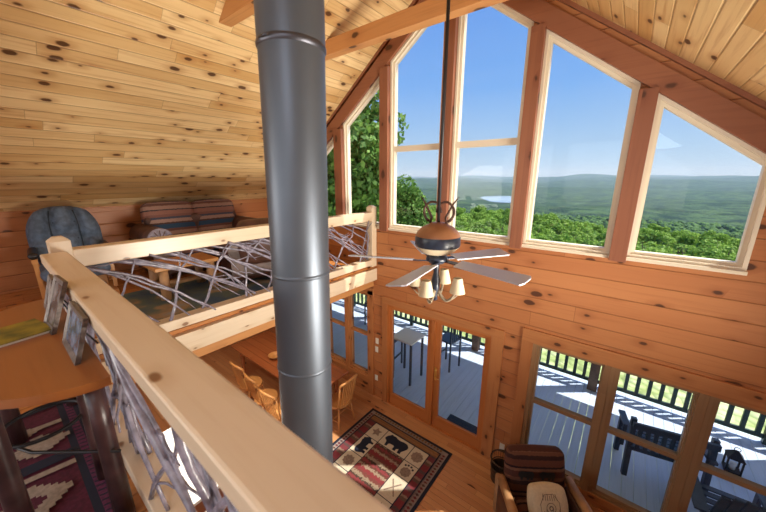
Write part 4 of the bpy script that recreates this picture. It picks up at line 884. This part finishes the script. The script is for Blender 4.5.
# ------------------------------------------------------------------ land
rs = np.random.RandomState(3)
def heightfn(X, Y):
    D = np.hypot(X, Y)
    z = np.where(D < 10, -1.6, 0)
    pts = [(0, -1.6), (12, -2.0), (22, -6), (45, -11), (120, -18), (160, -24), (300, -60), (700, -118), (1500, -150), (2600, -150), (4500, -120), (7000, -90), (12000, -50), (20000, 0), (26000, 0)]
    z = np.interp(D, [p[0] for p in pts], [p[1] for p in pts])
    return z
def rid(X, Y, s, seed):
    """cheap smooth noise"""
    r = np.random.RandomState(seed); out = np.zeros_like(X)
    for i in range(14):
        a = r.uniform(0, 2*PI); f = s*r.uniform(.5, 1.9); out += np.sin((X*math.cos(a)+Y*math.sin(a))*f+r.uniform(0, 6.28))/ (1+.4*i)
    return out/2.2
NA, NR = 420, 330
az = np.radians(np.linspace(-105, 40, NA)); rad = 9.0*(26000/9.0)**(np.linspace(0, 1, NR)**.9)
AZ, RD = np.meshgrid(az, rad, indexing='ij'); X = RD*np.sin(AZ); Y = RD*np.cos(AZ)
Z = heightfn(X, Y)
f1 = np.clip((RD-300)/1500, 0, 1); Z += f1*(rid(X, Y, 1/420., 5)*22+rid(X, Y, 1/120., 6)*7)
f2 = np.clip((RD-4000)/6000, 0, 1); Z += f2*np.clip(rid(X, Y, 1/1500., 11), -.3, 9)*95
f3 = np.clip((RD-6500)/1800, 0, 1); Z += f3*(48+rid(X, Y, 1/560., 21)*62)*np.clip(1.6-(RD-8300)/9000, .4, 1)+np.clip((RD-11000)/2000, 0, 1)*(0+rid(X, Y, 1/1000., 25)*95)
f0 = np.clip((RD-60)/100, 0, 1)*np.clip(1-(RD-1500)/1500, 0, 1); Z += f0*rid(X, Y, 1/3.2, 8)*2.0
# lake bowl
lx, ly = 2900*math.sin(math.radians(-17.0)), 2900*math.cos(math.radians(-17.0))
lk = ((X-lx)*math.cos(.297)+(Y-ly)*math.sin(.297), -(X-lx)*math.sin(.297)+(Y-ly)*math.cos(.297))
dl_ = np.sqrt((lk[0]/230)**2+(lk[1]/520)**2); Z = np.where(dl_ < 2.2, Z+(np.minimum(Z, -164)-Z)*np.clip(2.2-dl_, 0, 1), Z)
co = np.stack([X, Y, Z], -1).reshape(-1, 3)
ii, jj = np.meshgrid(np.arange(NA-1), np.arange(NR-1), indexing='ij'); a0 = (ii*NR+jj).ravel()
fc = np.stack([a0, a0+NR, a0+NR+1, a0+1], -1)
me = bpy.data.meshes.new('wooded_hills'); me.vertices.add(len(co)); me.vertices.foreach_set('co', co.ravel()); me.loops.add(fc.size); me.loops.foreach_set('vertex_index', fc.ravel())
me.polygons.add(len(fc)); me.polygons.foreach_set('loop_start', np.arange(len(fc))*4); me.polygons.foreach_set('loop_total', np.full(len(fc), 4)); me.polygons.foreach_set('use_smooth', np.ones(len(fc), bool)); me.update(); me.validate()
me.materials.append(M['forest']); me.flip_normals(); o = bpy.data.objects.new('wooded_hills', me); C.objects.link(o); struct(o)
q = MB(); q.prism([(lx+(200*math.cos(a)*(1+.2*math.sin(3*a)))*math.cos(.297)-480*math.sin(a)*math.sin(.297), ly+200*math.cos(a)*math.sin(.297)+480*math.sin(a)*math.cos(.297)) for a in [2*PI*i/40 for i in range(40)]], lambda a, b_, d: (a, b_, d), -161, -160, 'lake'); struct(q.build('lake'))
q = MB(); q.face([(-30, 4.3, -1.5), (20, 4.3, -1.5), (22, 12.5, -1.9), (-32, 12.5, -1.9)], [(0, 0)]*4, 'grass'); struct(q.build('ground'))
# ------------------------------------------------------------------ trees
def crown_mesh(name, seed, nleaf, leaf, mat, rz=1, nb=26, sh=.33):
    """cloud of leaf cards over lumpy shells: unit-ish crown centred on the origin"""
    rs = np.random.RandomState(seed)
    bc = rs.normal(size=(nb, 3)); bc /= np.linalg.norm(bc, axis=1)[:, None]; bc *= rs.uniform(.25, .78, (nb, 1)); bc[:, 2] *= rz
    br = rs.uniform(sh-.09, sh+.09, nb)
    w = rs.randint(0, nb, nleaf); d = rs.normal(size=(nleaf, 3)); d /= np.linalg.norm(d, axis=1)[:, None]
    p = bc[w]+d*(br[w]*rs.uniform(.72, 1.05, nleaf))[:, None]
    nrm = d+rs.normal(size=(nleaf, 3))*.55; nrm /= np.linalg.norm(nrm, axis=1)[:, None]
    a = np.cross(nrm, rs.normal(size=(nleaf, 3))); a /= np.linalg.norm(a, axis=1)[:, None]; b_ = np.cross(nrm, a)
    s = leaf*rs.uniform(.6, 1.3, nleaf)[:, None]; a *= s; b_ *= s*.62
    v = np.stack([p-a, p+b_, p+a, p-b_], 1).reshape(-1, 3)
    me = bpy.data.meshes.new(name); me.vertices.add(len(v)); me.vertices.foreach_set('co', v.ravel()); n = nleaf
    me.loops.add(4*n); me.loops.foreach_set('vertex_index', np.arange(4*n)); me.polygons.add(n); me.polygons.foreach_set('loop_start', np.arange(n)*4); me.polygons.foreach_set('loop_total', np.full(n, 4)); me.update(); me.materials.append(mat)
    return me
CR = [crown_mesh('crown', s, 5200, .085, M['leaf2'], rz=.85) for s in (1, 2, 3, 4)]
BIG = crown_mesh('crown', 9, 16000, .050, M['leaf'], rz=1.55, nb=60, sh=.3)
def trunk_mesh():
    q = MB(); q.tube([(0, 0, -1), (.03, 0, -.5), (-.02, .02, .1), (.02, 0, .5)], [.06, .05, .035, .012], 'bark', n=8)
    for i in range(7):
        a = i*2.4; z = -.45+i*.12; L = .65-.05*i; q.tube([(0, 0, z), (L*.5*math.cos(a), L*.5*math.sin(a), z+.18), (L*math.cos(a), L*math.sin(a), z+.42)], [.022, .014, .005], 'bark', n=5)
    return q
tm = trunk_mesh().build('trunk'); TM = tm.data; bpy.data.objects.remove(tm)
def tree(x, y, zbase, r, hz, cm, label, group, trunkk=True, rz=0):
    """r crown radius, hz crown half-height; trunk down to zbase"""
    t = thing('tree', label, 'tree', (x, y, zbase), rz, group)
    H = hz*1.55
    c = bpy.data.objects.new('foliage', cm); C.objects.link(c); c.parent = t; c.location = (0, 0, H); c.scale = (r, r, hz)
    if trunkk: c = bpy.data.objects.new('trunk', TM); C.objects.link(c); c.parent = t; c.location = (0, 0, H); c.scale = (r*.8, r*.8, H)
    return t
def polar(azd, d): return d*math.sin(math.radians(azd)), d*math.cos(math.radians(azd))
for azd, d, zb, r, hz, lab in ((-45.0, 15, .3, 2.9, 2.9, 'tall leafy oak outside the gable, filling the narrow window by the loft'), (-66, 15, .2, 2.4, 2.4, 'leafy oak farther left outside, mostly behind the stove pipe'), (-34.6, 24, -4.0, 3.0, 3.0, 'slender leafy tree at the left edge of the tall gable window')):
    x, y = polar(azd, d); tree(x, y, zb, r, hz, BIG, lab, None, rz=azd)
# the wooded slope: individual crowns nearest the house
rt_ = random.Random(5); spots = []
tries = 0
while len(spots) < 250 and tries < 20000:
    tries += 1; a = rt_.uniform(-50, 22); d = 26*(150/26)**(rt_.random()**.75); x, y = polar(a, d)
    r = rt_.uniform(2.2, 3.6) if d < 70 else rt_.uniform(3.0, 4.6)
    if all((x-s[0])**2+(y-s[1])**2 > ((r+s[2])*1.02)**2 for s in spots): spots.append((x, y, r, a, d))
spots.sort(key=lambda s: s[4])
for i, (x, y, r, a, d) in enumerate(spots):
    el_ = float(np.interp(d, [30, 50, 90, 150], [10.0, 8.0, 5.8, 4.3]))+(max(0, min(1, (a+13)/6))*float(np.interp(d, [30, 150], [.2, 1.7])))
    zt = 4.2-d*math.tan(math.radians(el_))+rt_.uniform(-1.0, .7)    # crown tops
    if a < -26 and d < 75: zt = max(zt, 4.2-d*math.tan(math.radians(max(1.0, 2.5+1.25*(a+34)))))
    side = 'left of the fan rod' if a < -28 else ('right of the fan rod' if a < -17 else ('in the second pane from the right' if a < -3 else 'in the rightmost gable pane'))
    row = 'nearest green treetop just above the sill' if d < 55 else ('green treetop in the middle of the wooded slope' if d < 95 else 'green treetop far down the wooded slope')
    hz = r*.9; zb = zt-hz*2.5
    tree(x, y, zb, r, hz, CR[i % 4], row+' '+side, row.replace('treetop', 'treetops')+' '+side, trunkk=i < 60, rz=rt_.uniform(0, 6.28))
# farther crowns merged: uncountable forest
def forest_mesh(n=6500):
    rs = np.random.RandomState(12); V = []; F = []; nv = 0
    import bmesh
    bm = bmesh.new(); bmesh.ops.create_icosphere(bm, subdivisions=2, radius=1); bv = np.array([v.co[:] for v in bm.verts]); bf = np.array([[v.index for v in f.verts] for f in bm.faces]); bm.free()
    a = np.radians(rs.uniform(-52, 24, n)); d = 156*(1500/156)**(rs.uniform(0, 1, n)**.75)
    x = d*np.sin(a); y = d*np.cos(a); z = np.interp(d, [150, 220, 300, 700, 1500], [-20, -36, -52, -110, -142])
    r = rs.uniform(3.0, 5.5, n)*(1+d/1500)
    out = []; fo = []
    for i in range(n):
        k_ = 1+.22*rs.normal(size=(len(bv), 1)); vv = bv*k_*np.array([r[i], r[i], r[i]*.85])+np.array([x[i], y[i], z[i]+rs.uniform(-2, 2)]); out.append(vv); fo.append(bf+i*len(bv))
    V = np.concatenate(out); F = np.concatenate(fo)
    me = bpy.data.meshes.new('forest'); me.vertices.add(len(V)); me.vertices.foreach_set('co', V.ravel()); me.loops.add(F.size); me.loops.foreach_set('vertex_index', F.ravel())
    me.polygons.add(len(F)); me.polygons.foreach_set('loop_start', np.arange(len(F))*3); me.polygons.foreach_set('loop_total', np.full(len(F), 3)); me.polygons.foreach_set('use_smooth', np.ones(len(F), bool)); me.update()
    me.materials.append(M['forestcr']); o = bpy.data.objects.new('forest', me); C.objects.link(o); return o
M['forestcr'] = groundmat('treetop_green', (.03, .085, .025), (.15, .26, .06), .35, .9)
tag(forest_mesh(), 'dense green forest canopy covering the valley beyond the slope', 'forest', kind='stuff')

def valley_haze():
    q = MB(); q.box((-26000, 160, -400), (16000, 27000, 600), 'haze'); o = q.build('valley_haze'); return struct(o)
m = bpy.data.materials.new('haze'); m.use_nodes = True; n = m.node_tree.nodes; n.clear(); o_ = n.new('ShaderNodeOutputMaterial'); v_ = n.new('ShaderNodeVolumeScatter')
v_.inputs['Color'].default_value = (.50, .72, 1, 1); v_.inputs['Density'].default_value = 1/17000; v_.inputs['Anisotropy'].default_value = .1
m.node_tree.links.new(v_.outputs[0], o_.inputs['Volume']); M['haze'] = m
valley_haze()
